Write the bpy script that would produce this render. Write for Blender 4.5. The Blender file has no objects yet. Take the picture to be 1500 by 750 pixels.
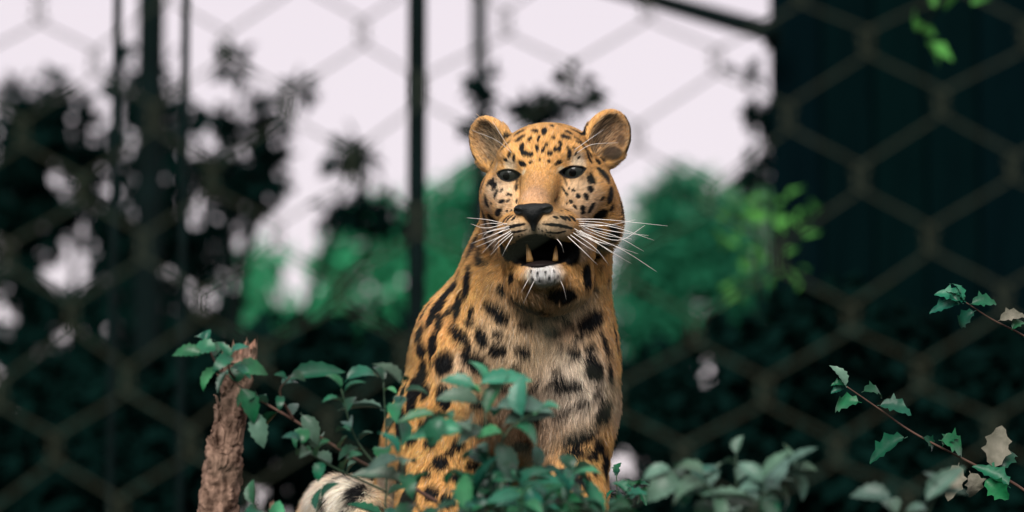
import bpy, math, random
import numpy as np
from mathutils import Vector, Matrix
from mathutils.bvhtree import BVHTree

random.seed(7)
rng = np.random.default_rng(7)
sc = bpy.context.scene
COL = sc.collection

# ------------------------------------------------------------------ camera
K = 0.00024                       # metres per photo pixel (1500 wide) at 1 m, 100 mm lens
PITCH = math.radians(6.0)
CAM = np.array([0.0, 0.0, 1.45])
RX = np.array([[1, 0, 0], [0, math.cos(PITCH), -math.sin(PITCH)], [0, math.sin(PITCH), math.cos(PITCH)]])
cam_d = bpy.data.cameras.new('camera')
cam = bpy.data.objects.new('camera', cam_d)
COL.objects.link(cam)
cam.location = CAM
cam.rotation_euler = (math.pi / 2 + PITCH, 0, 0)
cam_d.lens = 100
cam_d.sensor_width = 36
cam_d.clip_start = 0.05
cam_d.clip_end = 2000
cam_d.dof.use_dof = True
cam_d.dof.focus_distance = 3.96
cam_d.dof.aperture_fstop = 2.45
sc.camera = cam

# ------------------------------------------------------------------ overcast sky, soft sun, exposure
SUN_EL, SUN_AZ = math.radians(33), math.radians(192)     # azimuth clockwise from +Y: behind the camera, to its left
w = bpy.data.worlds.new('World'); sc.world = w; w.use_nodes = True
nt = w.node_tree; nt.nodes.clear()
out = nt.nodes.new('ShaderNodeOutputWorld')
bg = nt.nodes.new('ShaderNodeBackground'); bg.inputs['Strength'].default_value = 0.1
sky = nt.nodes.new('ShaderNodeTexSky'); sky.sky_type = 'NISHITA'; sky.sun_disc = False
sky.sun_elevation = SUN_EL; sky.sun_rotation = SUN_AZ
mx = nt.nodes.new('ShaderNodeMix'); mx.data_type = 'RGBA'
mx.inputs['Factor'].default_value = 0.96                  # an even cloud layer over the clear sky
mx.inputs['B'].default_value = (2.78, 2.46, 2.60, 1)
nt.links.new(sky.outputs['Color'], mx.inputs['A'])
nt.links.new(mx.outputs['Result'], bg.inputs['Color'])
nt.links.new(bg.outputs['Background'], out.inputs['Surface'])
sun_d = bpy.data.lights.new('sun', 'SUN'); sun_d.energy = 1.5; sun_d.angle = math.radians(32); sun_d.color = (1, 0.95, 0.88)
sun = bpy.data.objects.new('sun', sun_d); COL.objects.link(sun)
sd = Vector((math.sin(SUN_AZ) * math.cos(SUN_EL), math.cos(SUN_AZ) * math.cos(SUN_EL), math.sin(SUN_EL)))
sun.rotation_euler = sd.to_track_quat('Z', 'Y').to_euler()
sun.location = sd * 30
vs = sc.view_settings
vs.view_transform = 'Standard'; vs.look = 'None'; vs.gamma = 1; vs.use_curve_mapping = False
vs.exposure = 1.65
sc.cycles.use_denoising = True
try:
    sc.cycles.denoiser = 'OPENIMAGEDENOISE'
    sc.cycles.denoising_input_passes = 'RGB_ALBEDO_NORMAL'
except Exception:
    pass
sc.cycles.use_adaptive_sampling = False
sc.cycles.max_bounces = 6
sc.cycles.diffuse_bounces = 3

# ------------------------------------------------------------------ helpers
def LtoW(p):
    """camera-aligned frame (x right, y depth, z up, camera at origin) -> world"""
    p = np.asarray(p, float)
    return p @ RX.T + CAM
def Lp(px, py, Y):
    return np.array([(px - 750) * K * Y, Y, (375 - py) * K * Y])
def Wp(px, py, Y):
    return LtoW(Lp(px, py, Y))

def tag(o, label=None, cat=None, group=None, kind=None):
    if label: o['label'] = label
    if cat: o['category'] = cat
    if group: o['group'] = group
    if kind: o['kind'] = kind
    return o
def empty(name, loc):
    o = bpy.data.objects.new(name, None); COL.objects.link(o)
    o.location = [float(v) for v in loc]; o.empty_display_size = 0.1
    return o
def mesh(name, V, F, mat=None, smooth=True):
    V = np.asarray(V, np.float32)
    me = bpy.data.meshes.new(name)
    if isinstance(F, np.ndarray):
        n, k = F.shape
        me.vertices.add(len(V)); me.vertices.foreach_set('co', V.ravel())
        me.loops.add(n * k); me.loops.foreach_set('vertex_index', F.astype(np.int32).ravel())
        me.polygons.add(n); me.polygons.foreach_set('loop_start', np.arange(0, n * k, k, dtype=np.int32))
        me.update(calc_edges=True); me.validate()
    else:
        me.from_pydata([tuple(map(float, v)) for v in V], [], F)
    if smooth:
        me.polygons.foreach_set('use_smooth', np.ones(len(me.polygons), bool))
    if mat: me.materials.append(mat)
    return me
def obj(name, me, parent=None, loc=None):
    o = bpy.data.objects.new(name, me); COL.objects.link(o)
    if parent is not None:
        o.parent = parent
    if loc is not None:
        o.location = [float(v) for v in loc]
    return o
def part(name, V, F, mat, parent, smooth=True):
    """mesh given in world coordinates, parented to an unrotated empty"""
    V = np.asarray(V, float) - np.array(parent.location)
    return obj(name, mesh(name, V, F, mat, smooth), parent)

def tube(path, radii, n=8, cap=True):
    path = np.asarray(path, float); m = len(path)
    radii = np.broadcast_to(np.asarray(radii, float), (m,))
    T = np.gradient(path, axis=0); T /= np.linalg.norm(T, axis=1)[:, None] + 1e-12
    ref = np.array([0.0, 1.0, 0.0]) if abs(T[0, 1]) < 0.9 else np.array([1.0, 0, 0])
    V = []
    a = np.arange(n) * 2 * math.pi / n
    u = np.cross(T[0], ref); u /= np.linalg.norm(u)
    for i in range(m):
        u = u - T[i] * (u @ T[i]); u /= np.linalg.norm(u) + 1e-12
        v = np.cross(T[i], u)
        V.append(path[i] + radii[i] * (np.cos(a)[:, None] * u + np.sin(a)[:, None] * v))
    V = np.concatenate(V)
    F = []
    for i in range(m - 1):
        for j in range(n):
            F.append((i * n + j, i * n + (j + 1) % n, (i + 1) * n + (j + 1) % n, (i + 1) * n + j))
    if cap:
        F.append(tuple(range(n - 1, -1, -1))); F.append(tuple((m - 1) * n + j for j in range(n)))
    return V, F
def join(lst):
    Vs, Fs, o = [], [], 0
    for V, F in lst:
        Vs.append(np.asarray(V)); Fs += [tuple(i + o for i in f) for f in F]; o += len(V)
    return np.concatenate(Vs), Fs
def box(c, s):
    c = np.array(c, float); s = np.array(s, float) / 2
    V = np.array([[x, y, z] for x in (-1, 1) for y in (-1, 1) for z in (-1, 1)]) * s + c
    return V, [(0, 1, 3, 2), (4, 6, 7, 5), (0, 4, 5, 1), (2, 3, 7, 6), (0, 2, 6, 4), (1, 5, 7, 3)]
def bevel_box(c, s, b):
    c = np.array(c, float); h = np.array(s, float) / 2
    V = []
    for (z, k) in ((-h[2], 0), (h[2], 0)):
        for (x, y) in ((-1, -1), (1, -1), (1, 1), (-1, 1)):
            if x * y > 0:
                V += [(x * h[0], y * (h[1] - b), z), (x * (h[0] - b), y * h[1], z)]
            else:
                V += [(x * (h[0] - b), y * h[1], z), (x * h[0], y * (h[1] - b), z)]
    n = 8
    F = [(j, (j + 1) % n, n + (j + 1) % n, n + j) for j in range(n)] + [tuple(range(n - 1, -1, -1)), tuple(range(n, 2 * n))]
    return np.array(V) + c, F
def catmull(pts, n=8):
    P = np.asarray(pts, float)
    P = np.vstack([2 * P[0] - P[1], P, 2 * P[-1] - P[-2]])
    out = []
    for i in range(1, len(P) - 2):
        for t in np.linspace(0, 1, n, endpoint=False):
            a, b, c, d = P[i - 1], P[i], P[i + 1], P[i + 2]
            out.append(0.5 * (2 * b + (c - a) * t + (2 * a - 5 * b + 4 * c - d) * t * t + (3 * b - a - 3 * c + d) * t ** 3))
    out.append(P[-2])
    return np.array(out)
def sstep(a, b, x):
    t = np.clip((x - a) / (b - a), 0, 1); return t * t * (3 - 2 * t)
_ph = np.random.default_rng(3).uniform(-1, 1, (24, 3)); _po = np.random.default_rng(4).uniform(0, 6.28, 24)
def noise(P, f, s=0):
    v = np.zeros(len(P))
    for i in range(6):
        d = _ph[(s * 5 + i) % 24]; d = d / np.linalg.norm(d)
        v += np.sin(P @ d * f * (0.7 + 0.25 * i) + _po[(s * 7 + i) % 24])
    return v / 3.0

# ------------------------------------------------------------------ materials
def mat(name, col, rough=0.7, spec=0.3, col2=None, scale=20, detail=4, bump=0.0, metal=0.0, sheen=0, trans=0, stretch=(1, 1, 1), rnd=0.0):
    m = bpy.data.materials.new(name); m.use_nodes = True
    n = m.node_tree; b = n.nodes['Principled BSDF']
    b.inputs['Roughness'].default_value = rough
    b.inputs['Specular IOR Level'].default_value = spec
    b.inputs['Metallic'].default_value = metal
    c2 = col2 or tuple(c * 0.6 for c in col)
    tc = n.nodes.new('ShaderNodeTexCoord'); mp = n.nodes.new('ShaderNodeMapping'); mp.inputs['Scale'].default_value = stretch
    n.links.new(tc.outputs['Object'], mp.inputs['Vector'])
    nz = n.nodes.new('ShaderNodeTexNoise'); nz.inputs['Scale'].default_value = scale; nz.inputs['Detail'].default_value = detail
    n.links.new(mp.outputs['Vector'], nz.inputs['Vector'])
    rp = n.nodes.new('ShaderNodeValToRGB'); rp.color_ramp.elements[0].position = 0.32; rp.color_ramp.elements[1].position = 0.68
    rp.color_ramp.elements[0].color = (*c2, 1); rp.color_ramp.elements[1].color = (*col, 1)
    n.links.new(nz.outputs['Fac'], rp.inputs['Fac'])
    src = rp.outputs['Color']
    if rnd:
        oi = n.nodes.new('ShaderNodeObjectInfo'); hs = n.nodes.new('ShaderNodeHueSaturation')
        mr = n.nodes.new('ShaderNodeMapRange'); mr.inputs['To Min'].default_value = 1 - rnd; mr.inputs['To Max'].default_value = 1 + rnd
        n.links.new(oi.outputs['Random'], mr.inputs['Value']); n.links.new(mr.outputs['Result'], hs.inputs['Value'])
        mr2 = n.nodes.new('ShaderNodeMapRange'); mr2.inputs['To Min'].default_value = 0.47; mr2.inputs['To Max'].default_value = 0.53
        ml = n.nodes.new('ShaderNodeMath'); ml.operation = 'FRACT'; m7 = n.nodes.new('ShaderNodeMath'); m7.operation = 'MULTIPLY'; m7.inputs[1].default_value = 7.13
        n.links.new(oi.outputs['Random'], m7.inputs[0]); n.links.new(m7.outputs[0], ml.inputs[0]); n.links.new(ml.outputs[0], mr2.inputs['Value'])
        n.links.new(mr2.outputs['Result'], hs.inputs['Hue'])
        n.links.new(src, hs.inputs['Color']); src = hs.outputs['Color']
    n.links.new(src, b.inputs['Base Color'])
    if bump:
        bp = n.nodes.new('ShaderNodeBump'); bp.inputs['Strength'].default_value = bump; bp.inputs['Distance'].default_value = 0.01
        n.links.new(nz.outputs['Fac'], bp.inputs['Height']); n.links.new(bp.outputs['Normal'], b.inputs['Normal'])
    if trans:
        tr = n.nodes.new('ShaderNodeBsdfTranslucent'); ms = n.nodes.new('ShaderNodeMixShader'); ms.inputs['Fac'].default_value = trans
        n.links.new(src, tr.inputs['Color'])
        o = n.nodes['Material Output']
        n.links.new(b.outputs['BSDF'], ms.inputs[1]); n.links.new(tr.outputs['BSDF'], ms.inputs[2]); n.links.new(ms.outputs['Shader'], o.inputs['Surface'])
    return m
M = {}
M['soil'] = mat('dark_soil', (0.008, 0.022, 0.015), 0.95, 0.05, (0.004, 0.011, 0.008), 6, 8, 0.4)
M['wire'] = mat('weathered_wire', (0.037, 0.046, 0.033), 0.85, 0.01, (0.028, 0.031, 0.021), 60, 3)
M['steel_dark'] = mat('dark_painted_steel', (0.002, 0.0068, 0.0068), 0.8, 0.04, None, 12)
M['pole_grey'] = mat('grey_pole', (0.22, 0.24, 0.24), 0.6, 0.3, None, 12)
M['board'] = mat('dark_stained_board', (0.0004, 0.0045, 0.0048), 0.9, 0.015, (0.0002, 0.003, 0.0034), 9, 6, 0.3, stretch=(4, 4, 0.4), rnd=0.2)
M['bark'] = mat('bark', (0.36, 0.235, 0.175), 0.9, 0.08, (0.035, 0.019, 0.013), 75, 8, 1.0, stretch=(1.2, 1.2, 0.6))
M['bark_dark'] = mat('dark_bark', (0.005, 0.011, 0.010), 0.9, 0.03, None, 18, 6, 0.8, stretch=(1.5, 1.5, 0.4))
M['wood'] = mat('torn_wood', (0.36, 0.2, 0.14), 0.85, 0.15, (0.22, 0.11, 0.075), 40, 5, 0.6, stretch=(3, 3, 0.4))
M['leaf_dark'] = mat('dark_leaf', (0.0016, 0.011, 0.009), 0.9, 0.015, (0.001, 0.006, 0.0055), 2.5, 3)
M['leaf_mid'] = mat('mid_leaf', (0.05, 0.36, 0.17), 0.8, 0.05, (0.022, 0.21, 0.105), 2.0, 3, trans=0.35)
M['leaf_teal'] = mat('teal_leaf', (0.02, 0.17, 0.088), 0.8, 0.05, (0.007, 0.075, 0.042), 1.6, 3, trans=0.3)
M['leaf_lit'] = mat('bright_leaf', (0.10, 0.33, 0.065), 0.8, 0.05, (0.04, 0.18, 0.05), 2.0, 3, trans=0.3)
M['leaf_pale'] = mat('pale_leaf', (0.12, 0.30, 0.17), 0.8, 0.08, (0.07, 0.2, 0.11), 1.5, 3, trans=0.3)
M['holly'] = mat('holly_leaf', (0.007, 0.105, 0.05), 0.42, 0.28, (0.0035, 0.055, 0.03), 45, 3, 0.15, rnd=0.5, trans=0.12)
M['shrub'] = mat('shrub_leaf', (0.008, 0.10, 0.05), 0.40, 0.36, (0.0035, 0.05, 0.028), 45, 3, 0.15, rnd=0.6, trans=0.12)
M['shrub_grey'] = mat('shrub_leaf_grey', (0.085, 0.165, 0.12), 0.42, 0.36, (0.045, 0.10, 0.072), 45, 3, 0.15, rnd=0.45, trans=0.12)
M['mint'] = mat('young_leaf', (0.04, 0.22, 0.11), 0.4, 0.4, (0.02, 0.14, 0.07), 45, 3, 0.15, rnd=0.45, trans=0.15)
M['leaf_dead'] = mat('withered_leaf', (0.20, 0.19, 0.15), 0.7, 0.2, (0.10, 0.10, 0.075), 60, 4, 0.4)
M['twig'] = mat('twig_green', (0.045, 0.09, 0.05), 0.6, 0.3, (0.025, 0.05, 0.03), 30)
M['twig_brown'] = mat('twig_brown', (0.11, 0.06, 0.045), 0.75, 0.2, None, 60)
M['stone'] = mat('pale_stone', (0.62, 0.56, 0.6), 0.8, 0.2, (0.45, 0.42, 0.45), 9, 6, 0.4)
# ================================================================== setting: ground with the bank the animal sits on
def ground_h(x, y):
    bank = sstep(2.55, 3.55, y) * (1 - sstep(5.4, 8.5, y))
    return 1.19 * bank + 0.02 * np.sin(x * 3.1 + y * 2.3) * bank + 0.015 * np.sin(x * 7.7 - y * 5.1) * bank
gx = np.concatenate([[-900, -300, -100, -40, -15], np.linspace(-6, 6, 61), [15, 40, 100, 300, 900]])
gy = np.concatenate([[-900, -200, -40, -8], np.linspace(-1, 13, 85), [20, 40, 100, 300, 900]])
GX, GY = np.meshgrid(gx, gy, indexing='ij')
GV = np.stack([GX, GY, ground_h(GX, GY)], -1).reshape(-1, 3)
ny = len(gy)
GF = np.array([(i * ny + j, (i + 1) * ny + j, (i + 1) * ny + j + 1, i * ny + j + 1) for i in range(len(gx) - 1) for j in range(ny - 1)])
g = obj('ground', mesh('ground', GV, GF, M['soil'])); tag(g, 'dark earth ground rising to a low bank under the leopard', 'ground', kind='structure')

# ================================================================== leaf clouds for far foliage
def leaf_cloud(cents, rads, n, size, holes=(), squash=1.0, flat=0.6, seed=0):
    """n leaf faces spread through ellipsoid clumps (world coordinates); each leaf is a folded six-vertex blade"""
    r = np.random.default_rng(seed)
    cents = np.asarray(cents, float); rads = np.asarray(rads, float)
    if rads.ndim == 1: rads = np.stack([rads] * 3, -1)
    wts = (rads.prod(1)) ** 0.75; wts /= wts.sum()
    ci = r.choice(len(cents), n, p=wts)
    d = r.normal(size=(n, 3)); d /= np.linalg.norm(d, axis=1)[:, None]
    rad = r.uniform(0, 1, n) ** 0.45
    P = cents[ci] + d * rad[:, None] * rads[ci]
    keep = np.ones(n, bool)
    for (hx, hz, hr) in holes:
        keep &= ((P[:, 0] - hx) ** 2 + (P[:, 2] - hz) ** 2) > (hr * r.uniform(0.8, 1.1, n)) ** 2
    P = P[keep]; n = len(P); ci = ci[keep]
    ax = r.normal(size=(n, 3)) + (P - cents[ci]) / rads[ci] * 0.8; ax[:, 2] -= 0.35
    ax /= np.linalg.norm(ax, axis=1)[:, None]
    up = r.normal(size=(n, 3)) * 0.8 + np.array([0, -0.5, 1.0])
    sd_ = np.cross(ax, up); sd_ /= np.linalg.norm(sd_, axis=1)[:, None]
    nn = np.cross(sd_, ax)
    L = size * r.uniform(0.6, 1.3, n)[:, None]; Wd = L * flat * 0.5
    a = P; b = P + ax * L * 0.45 + sd_ * Wd + nn * Wd * 0.3; c = P + ax * L - nn * L * 0.12; e = P + ax * L * 0.45 - sd_ * Wd + nn * Wd * 0.3
    V = np.stack([a, b, c, e], 1).reshape(-1, 3)
    i = np.arange(n) * 4
    F = np.concatenate([np.stack([i, i + 1, i + 2], -1), np.stack([i, i + 2, i + 3], -1)])
    return V, F
def branchy(base, tips, r0, seed=0, fork_at=None):
    """trunk from base to the fork, then a limb to every tip (world)"""
    r = np.random.default_rng(seed)
    base = np.array(base, float); tips = np.asarray(tips, float)
    top = tips.mean(0); fork = base * 0.55 + top * 0.45; fork[:2] = base[:2] * 0.8 + top[:2] * 0.2
    if fork_at is not None: fork = np.array(fork_at, float)
    trunk = catmull([base, base * 0.5 + fork * 0.5 + r.normal(0, 0.02, 3), fork], 6)
    parts = [tube(trunk, np.linspace(r0, r0 * 0.7, len(trunk)), 10)]
    for t in tips:
        mid = fork * 0.5 + t * 0.5 + r.normal(0, 0.06, 3) + np.array([0, 0, 0.08])
        p = catmull([fork - np.array([0, 0, 0.03]), mid, t], 5)
        parts.append(tube(p, np.linspace(r0 * 0.5, r0 * 0.1, len(p)), 6))
    return join(parts)
def tree(name, label, cat, base, clumps, n, size, leafm, r0=0.06, holes=(), group=None, seed=0, barkm='bark_dark', flat=0.6, fork_at=None):
    """clumps: (px, py, depth, radius in photo px [, vertical radius])"""
    root = empty(name, base); tag(root, label, cat, group)
    C, R = [], []
    for c in clumps:
        px, py, Y, rp = c[:4]; rv = c[4] if len(c) > 4 else rp
        C.append(Wp(px, py, Y)); s = K * Y
        R.append((rp * s, min(rp, 130) * s * 0.9, rv * s))
    H = []
    for (px, py, rp) in holes:
        Y = clumps[0][2]; q = Wp(px, py, Y); H.append((q[0], q[2], rp * 1.22 * K * Y))
    V, F = branchy(base, C, r0, seed, fork_at)
    part('trunk', V, F, M[barkm], root)
    V, F = leaf_cloud(C, R, n, size, H, seed=seed, flat=flat)
    o = part('crown', V, F, M[leafm], root, smooth=False); o['kind'] = 'stuff'
    return root
def gbase(px, Y):
    x = (px - 750) * K * Y
    return (x, Y, float(ground_h(np.array(x), np.array(Y))))

# dark trees on the left, seen against the sky
HOLES = [(100, 385, 34), (118, 405, 22), (95, 262, 18), (125, 330, 16), (235, 395, 17), (237, 232, 14), (170, 445, 12), (168, 480, 14), (105, 495, 22), (80, 480, 15),
         (15, 465, 18), (12, 560, 24), (45, 585, 13), (55, 530, 15), (290, 305, 26), (270, 432, 16), (300, 430, 14), (345, 345, 16), (350, 225, 20), (170, 290, 9), (150, 268, 9), (300, 220, 24), (250, 205, 13), (237, 165, 12), (252, 60, 20), (252, 110, 14), (175, 180, 9)]
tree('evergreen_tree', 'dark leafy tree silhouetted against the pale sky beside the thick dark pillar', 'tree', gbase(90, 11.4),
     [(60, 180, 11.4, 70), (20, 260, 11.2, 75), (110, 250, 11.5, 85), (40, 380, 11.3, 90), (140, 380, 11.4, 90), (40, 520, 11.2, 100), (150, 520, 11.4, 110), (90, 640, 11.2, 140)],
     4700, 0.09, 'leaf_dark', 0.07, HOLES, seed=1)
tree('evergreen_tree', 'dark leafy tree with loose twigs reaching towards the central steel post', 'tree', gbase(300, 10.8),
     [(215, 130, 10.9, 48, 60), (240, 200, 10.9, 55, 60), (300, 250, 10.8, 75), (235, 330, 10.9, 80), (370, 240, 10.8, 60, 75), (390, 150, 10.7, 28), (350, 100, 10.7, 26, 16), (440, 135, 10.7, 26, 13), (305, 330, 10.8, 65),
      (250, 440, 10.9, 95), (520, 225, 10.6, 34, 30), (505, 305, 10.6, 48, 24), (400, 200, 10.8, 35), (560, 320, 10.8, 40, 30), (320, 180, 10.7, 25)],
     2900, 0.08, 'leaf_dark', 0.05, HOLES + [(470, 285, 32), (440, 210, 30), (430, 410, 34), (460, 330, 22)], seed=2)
# leaves behind the animal's head
tree('young_tree', 'slim dark sapling whose top leaves show just above the leopard head', 'tree', gbase(770, 9.0),
     [(708, 132, 9.0, 22, 28), (705, 175, 9.0, 14), (800, 158, 9.0, 46, 13), (845, 118, 9.0, 24, 12), (770, 165, 9.0, 30, 14), (860, 140, 9.0, 22, 9), (690, 185, 9.0, 16, 8)],
     190, 0.06, 'leaf_dark', 0.02, seed=3)
# lighter foliage further off
tree('leafy_tree', 'soft green bush left of the leopard neck beyond the steel post', 'bush', gbase(520, 17.0),
     [(480, 395, 17, 75, 60), (410, 400, 17, 60, 50), (560, 350, 17, 60, 60), (650, 330, 17, 60, 70), (690, 280, 17, 40, 40), (640, 440, 17, 90, 80), (430, 470, 17, 120, 60), (560, 520, 17, 120, 80)],
     5200, 0.10, 'leaf_mid', 0.06, [(432, 415, 34), (440, 350, 30)], seed=4)
tree('leafy_tree', 'soft green bush right of the leopard cheek in front of the white sky', 'bush', gbase(1010, 17.0),
     [(960, 400, 17, 60, 90), (1000, 330, 17, 45, 60), (1040, 380, 17, 70, 90), (940, 500, 17, 80, 90), (1080, 470, 17, 110, 80), (1000, 270, 17, 30, 30), (1060, 560, 17, 130, 80), (960, 290, 17, 25, 30)],
     4600, 0.10, 'leaf_teal', 0.06, [(928, 330, 16), (922, 682, 40), (1042, 541, 26), (1020, 622, 18), (1022, 442, 14)], seed=5)
tree('leafy_tree', 'bright yellow green shrub beside the dark timber hut', 'bush', gbase(1120, 8.3),
     [(1085, 300, 8.3, 26, 20), (1140, 305, 8.3, 30, 22), (1100, 375, 8.3, 32, 24), (1060, 345, 8.3, 20), (1150, 400, 8.3, 32, 22), (1185, 300, 8.3, 20, 16), (1070, 420, 8.3, 26, 18), (1175, 350, 8.3, 16)],
     62, 0.055, 'leaf_lit', 0.010, seed=6)
tree('leafy_tree', 'pale hazy tree far behind the right ear of the leopard', 'tree', gbase(1030, 26.0),
     [(1000, 290, 26, 60, 40), (1070, 330, 26, 80, 60), (960, 340, 26, 50, 50), (1110, 300, 26, 50, 45), (960, 420, 26, 70, 60), (1080, 440, 26, 100, 80)], 2600, 0.14, 'leaf_pale', 0.08, [(1022, 442, 14), (1042, 541, 26)], seed=16)
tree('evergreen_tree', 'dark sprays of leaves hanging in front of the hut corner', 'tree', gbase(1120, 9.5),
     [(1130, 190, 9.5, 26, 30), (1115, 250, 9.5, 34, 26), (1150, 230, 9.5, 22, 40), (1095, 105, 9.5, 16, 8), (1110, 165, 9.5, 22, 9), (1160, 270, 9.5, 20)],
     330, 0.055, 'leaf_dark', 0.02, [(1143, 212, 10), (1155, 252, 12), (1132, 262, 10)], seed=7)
# dark undergrowth below: each bush a thing of its own
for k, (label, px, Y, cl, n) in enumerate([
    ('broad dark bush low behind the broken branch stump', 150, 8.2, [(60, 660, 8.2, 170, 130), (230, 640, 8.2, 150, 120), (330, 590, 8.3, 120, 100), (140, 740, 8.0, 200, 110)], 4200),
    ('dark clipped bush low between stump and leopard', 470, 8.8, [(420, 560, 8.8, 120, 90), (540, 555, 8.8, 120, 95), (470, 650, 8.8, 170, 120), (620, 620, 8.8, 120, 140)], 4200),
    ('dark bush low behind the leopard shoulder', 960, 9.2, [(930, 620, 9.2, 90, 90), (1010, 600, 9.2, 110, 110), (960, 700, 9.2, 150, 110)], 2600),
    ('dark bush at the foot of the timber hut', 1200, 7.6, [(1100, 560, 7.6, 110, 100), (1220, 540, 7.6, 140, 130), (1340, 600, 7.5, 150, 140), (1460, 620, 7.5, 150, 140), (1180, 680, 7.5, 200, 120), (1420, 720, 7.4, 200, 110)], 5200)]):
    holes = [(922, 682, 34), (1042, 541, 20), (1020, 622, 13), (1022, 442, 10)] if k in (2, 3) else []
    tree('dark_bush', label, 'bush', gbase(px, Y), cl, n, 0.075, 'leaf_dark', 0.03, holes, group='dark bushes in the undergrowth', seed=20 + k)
# overhanging branch in front of the hut, top right
tree('leafy_tree', 'tree with a few yellow green leaves hanging over the hut wall', 'tree', gbase(1760, 6.6),
     [(1345, 5, 6.6, 30, 18), (1345, 50, 6.6, 22, 26), (1420, -40, 6.6, 60, 30), (1540, -160, 6.6, 170, 120), (1330, -160, 6.6, 150, 90), (1480, -330, 6.6, 260, 150), (1180, -330, 6.6, 200, 120)],
     900, 0.065, 'leaf_lit', 0.05, seed=9, fork_at=Wp(1700, -420, 6.6))

# ================================================================== posts and beams of the enclosure behind
def square_post(name, label, px, wpx, Y, top, m, cat='post', group=None, round_=False):
    p = Wp(px, 375, Y); x, y = p[0], p[1]
    wd = wpx * K * Y
    root = empty(name, (x, y, 0)); tag(root, label, cat, group)
    if round_:
        V, F = tube([(x, y, -0.3), (x, y, 0.5 * top), (x, y, top)], wd / 2, 12)
        part('shaft', V, F, m, root)
        V, F = tube([(x, y, top + 0.001), (x, y, top + 0.02)], [wd * 0.6, wd * 0.35], 12); part('cap', V, F, m, root)
    else:
        V, F = bevel_box((x, y, top / 2 - 0.15), (wd, wd, top + 0.3), wd * 0.12); part('shaft', V, F, m, root, False)
        V, F = bevel_box((x, y, top + 0.012), (wd * 1.12, wd * 1.12, 0.02), wd * 0.1); part('cap', V, F, m, root, False)
        V, F = bevel_box((x, y, 0.012), (wd * 2, wd * 2, 0.02), wd * 0.1); part('base_plate', V, F, m, root, False)
    return root
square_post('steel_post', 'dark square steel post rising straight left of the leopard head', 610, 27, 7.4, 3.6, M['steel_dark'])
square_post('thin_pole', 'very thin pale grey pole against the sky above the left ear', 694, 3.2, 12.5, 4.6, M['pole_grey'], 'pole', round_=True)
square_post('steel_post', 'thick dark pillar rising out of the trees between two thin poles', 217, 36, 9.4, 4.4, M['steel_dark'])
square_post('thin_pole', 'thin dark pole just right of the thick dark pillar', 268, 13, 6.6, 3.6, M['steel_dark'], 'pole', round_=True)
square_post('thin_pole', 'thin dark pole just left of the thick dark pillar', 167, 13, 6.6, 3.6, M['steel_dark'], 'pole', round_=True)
# dark timber hut on the right: every board a part
HY = 9.0
xl = Wp(1131, 200, HY)[0]
hut = empty('timber_hut', (xl, HY, 0)); tag(hut, 'tall dark timber hut with upright boards filling the right side', 'hut')
hut.rotation_euler = (0, 0, math.radians(-6.5))
bw = 0.165
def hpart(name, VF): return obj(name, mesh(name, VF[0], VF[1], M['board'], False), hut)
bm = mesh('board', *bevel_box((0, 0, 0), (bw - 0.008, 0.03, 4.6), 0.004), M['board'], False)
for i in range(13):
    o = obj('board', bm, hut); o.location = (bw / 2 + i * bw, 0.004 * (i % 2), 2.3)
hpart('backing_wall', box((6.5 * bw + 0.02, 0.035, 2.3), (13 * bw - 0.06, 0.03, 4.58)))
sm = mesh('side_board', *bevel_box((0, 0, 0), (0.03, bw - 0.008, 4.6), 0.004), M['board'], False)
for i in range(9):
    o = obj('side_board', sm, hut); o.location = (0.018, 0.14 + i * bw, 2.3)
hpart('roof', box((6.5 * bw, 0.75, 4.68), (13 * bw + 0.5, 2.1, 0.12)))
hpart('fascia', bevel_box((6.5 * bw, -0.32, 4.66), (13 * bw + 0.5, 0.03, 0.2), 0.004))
# sloping brace from the hut corner
A, B = Wp(1124, 46, 8.9), Wp(860, -28, 10.6)
br = empty('steel_beam', A); tag(br, 'dark sloping beam running from the hut corner up into the sky', 'beam')
V, F = tube([A + (A - B) * 0.01, A * 0.5 + B * 0.5, B, B + (B - A) * 0.8], 0.033, 10); part('bar', V, F, M['steel_dark'], br)
V, F = bevel_box(A + np.array([0.02, 0.05, 0]), (0.05, 0.06, 0.09), 0.006); part('bracket', V, F, M['steel_dark'], br, False)
C2 = B + (B - A) * 0.8
V, F = tube([(C2[0], C2[1], -0.2), (C2[0], C2[1], C2[2] / 2), (C2[0], C2[1], C2[2] + 0.03)], 0.03, 10); part('upright', V, F, M['steel_dark'], br)

# ================================================================== chain link fence in front
FY = 2.34
OBS = {(0, 0): (226, 172), (1, 0): (309, 264), (2, 0): (407, 345), (3, 0): (498, 430), (-1, 0): (140, 92), (-2, 0): (60, 22), (0, 1): (120, 276), (-1, 1): (34, 196), (1, 1): (210, 360),
       (0, 2): (12, 372), (1, 2): (105, 462), (2, 2): (186, 558), (3, 2): (279, 648), (2, 1): (294, 444), (3, 1): (384, 522), (2, 3): (78, 654), (2, -1): (517, 243), (3, -1): (611, 324), (2, -2): (612, 130),
       (2, -3): (740, 35), (3, -3): (834, 112), (3, -4): (947, 13), (4, -4): (1049, 87), (5, -4): (1156, 168), (6, -4): (1260, 260), (5, -5): (1268, 60), (6, -5): (1378, 148), (7, -5): (1484, 244),
       (6, -3): (1142, 379), (7, -3): (1249, 469), (8, -3): (1350, 552), (6, -2): (1020, 488), (7, -2): (1120, 575), (8, -2): (1227, 666), (5, -3): (1041, 293), (7, -4): (1362, 350), (4, -1): (715, 412), (5, -1): (800, 500)}
ij = np.array(list(OBS.keys()), float); pxo = np.array(list(OBS.values()), float)
def basis(ij):
    i, j = ij[:, 0], ij[:, 1]; m_ = i - j; s_ = i + j
    return np.stack([np.ones_like(i), m_, s_, 0.01 * m_ * m_], -1)
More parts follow.
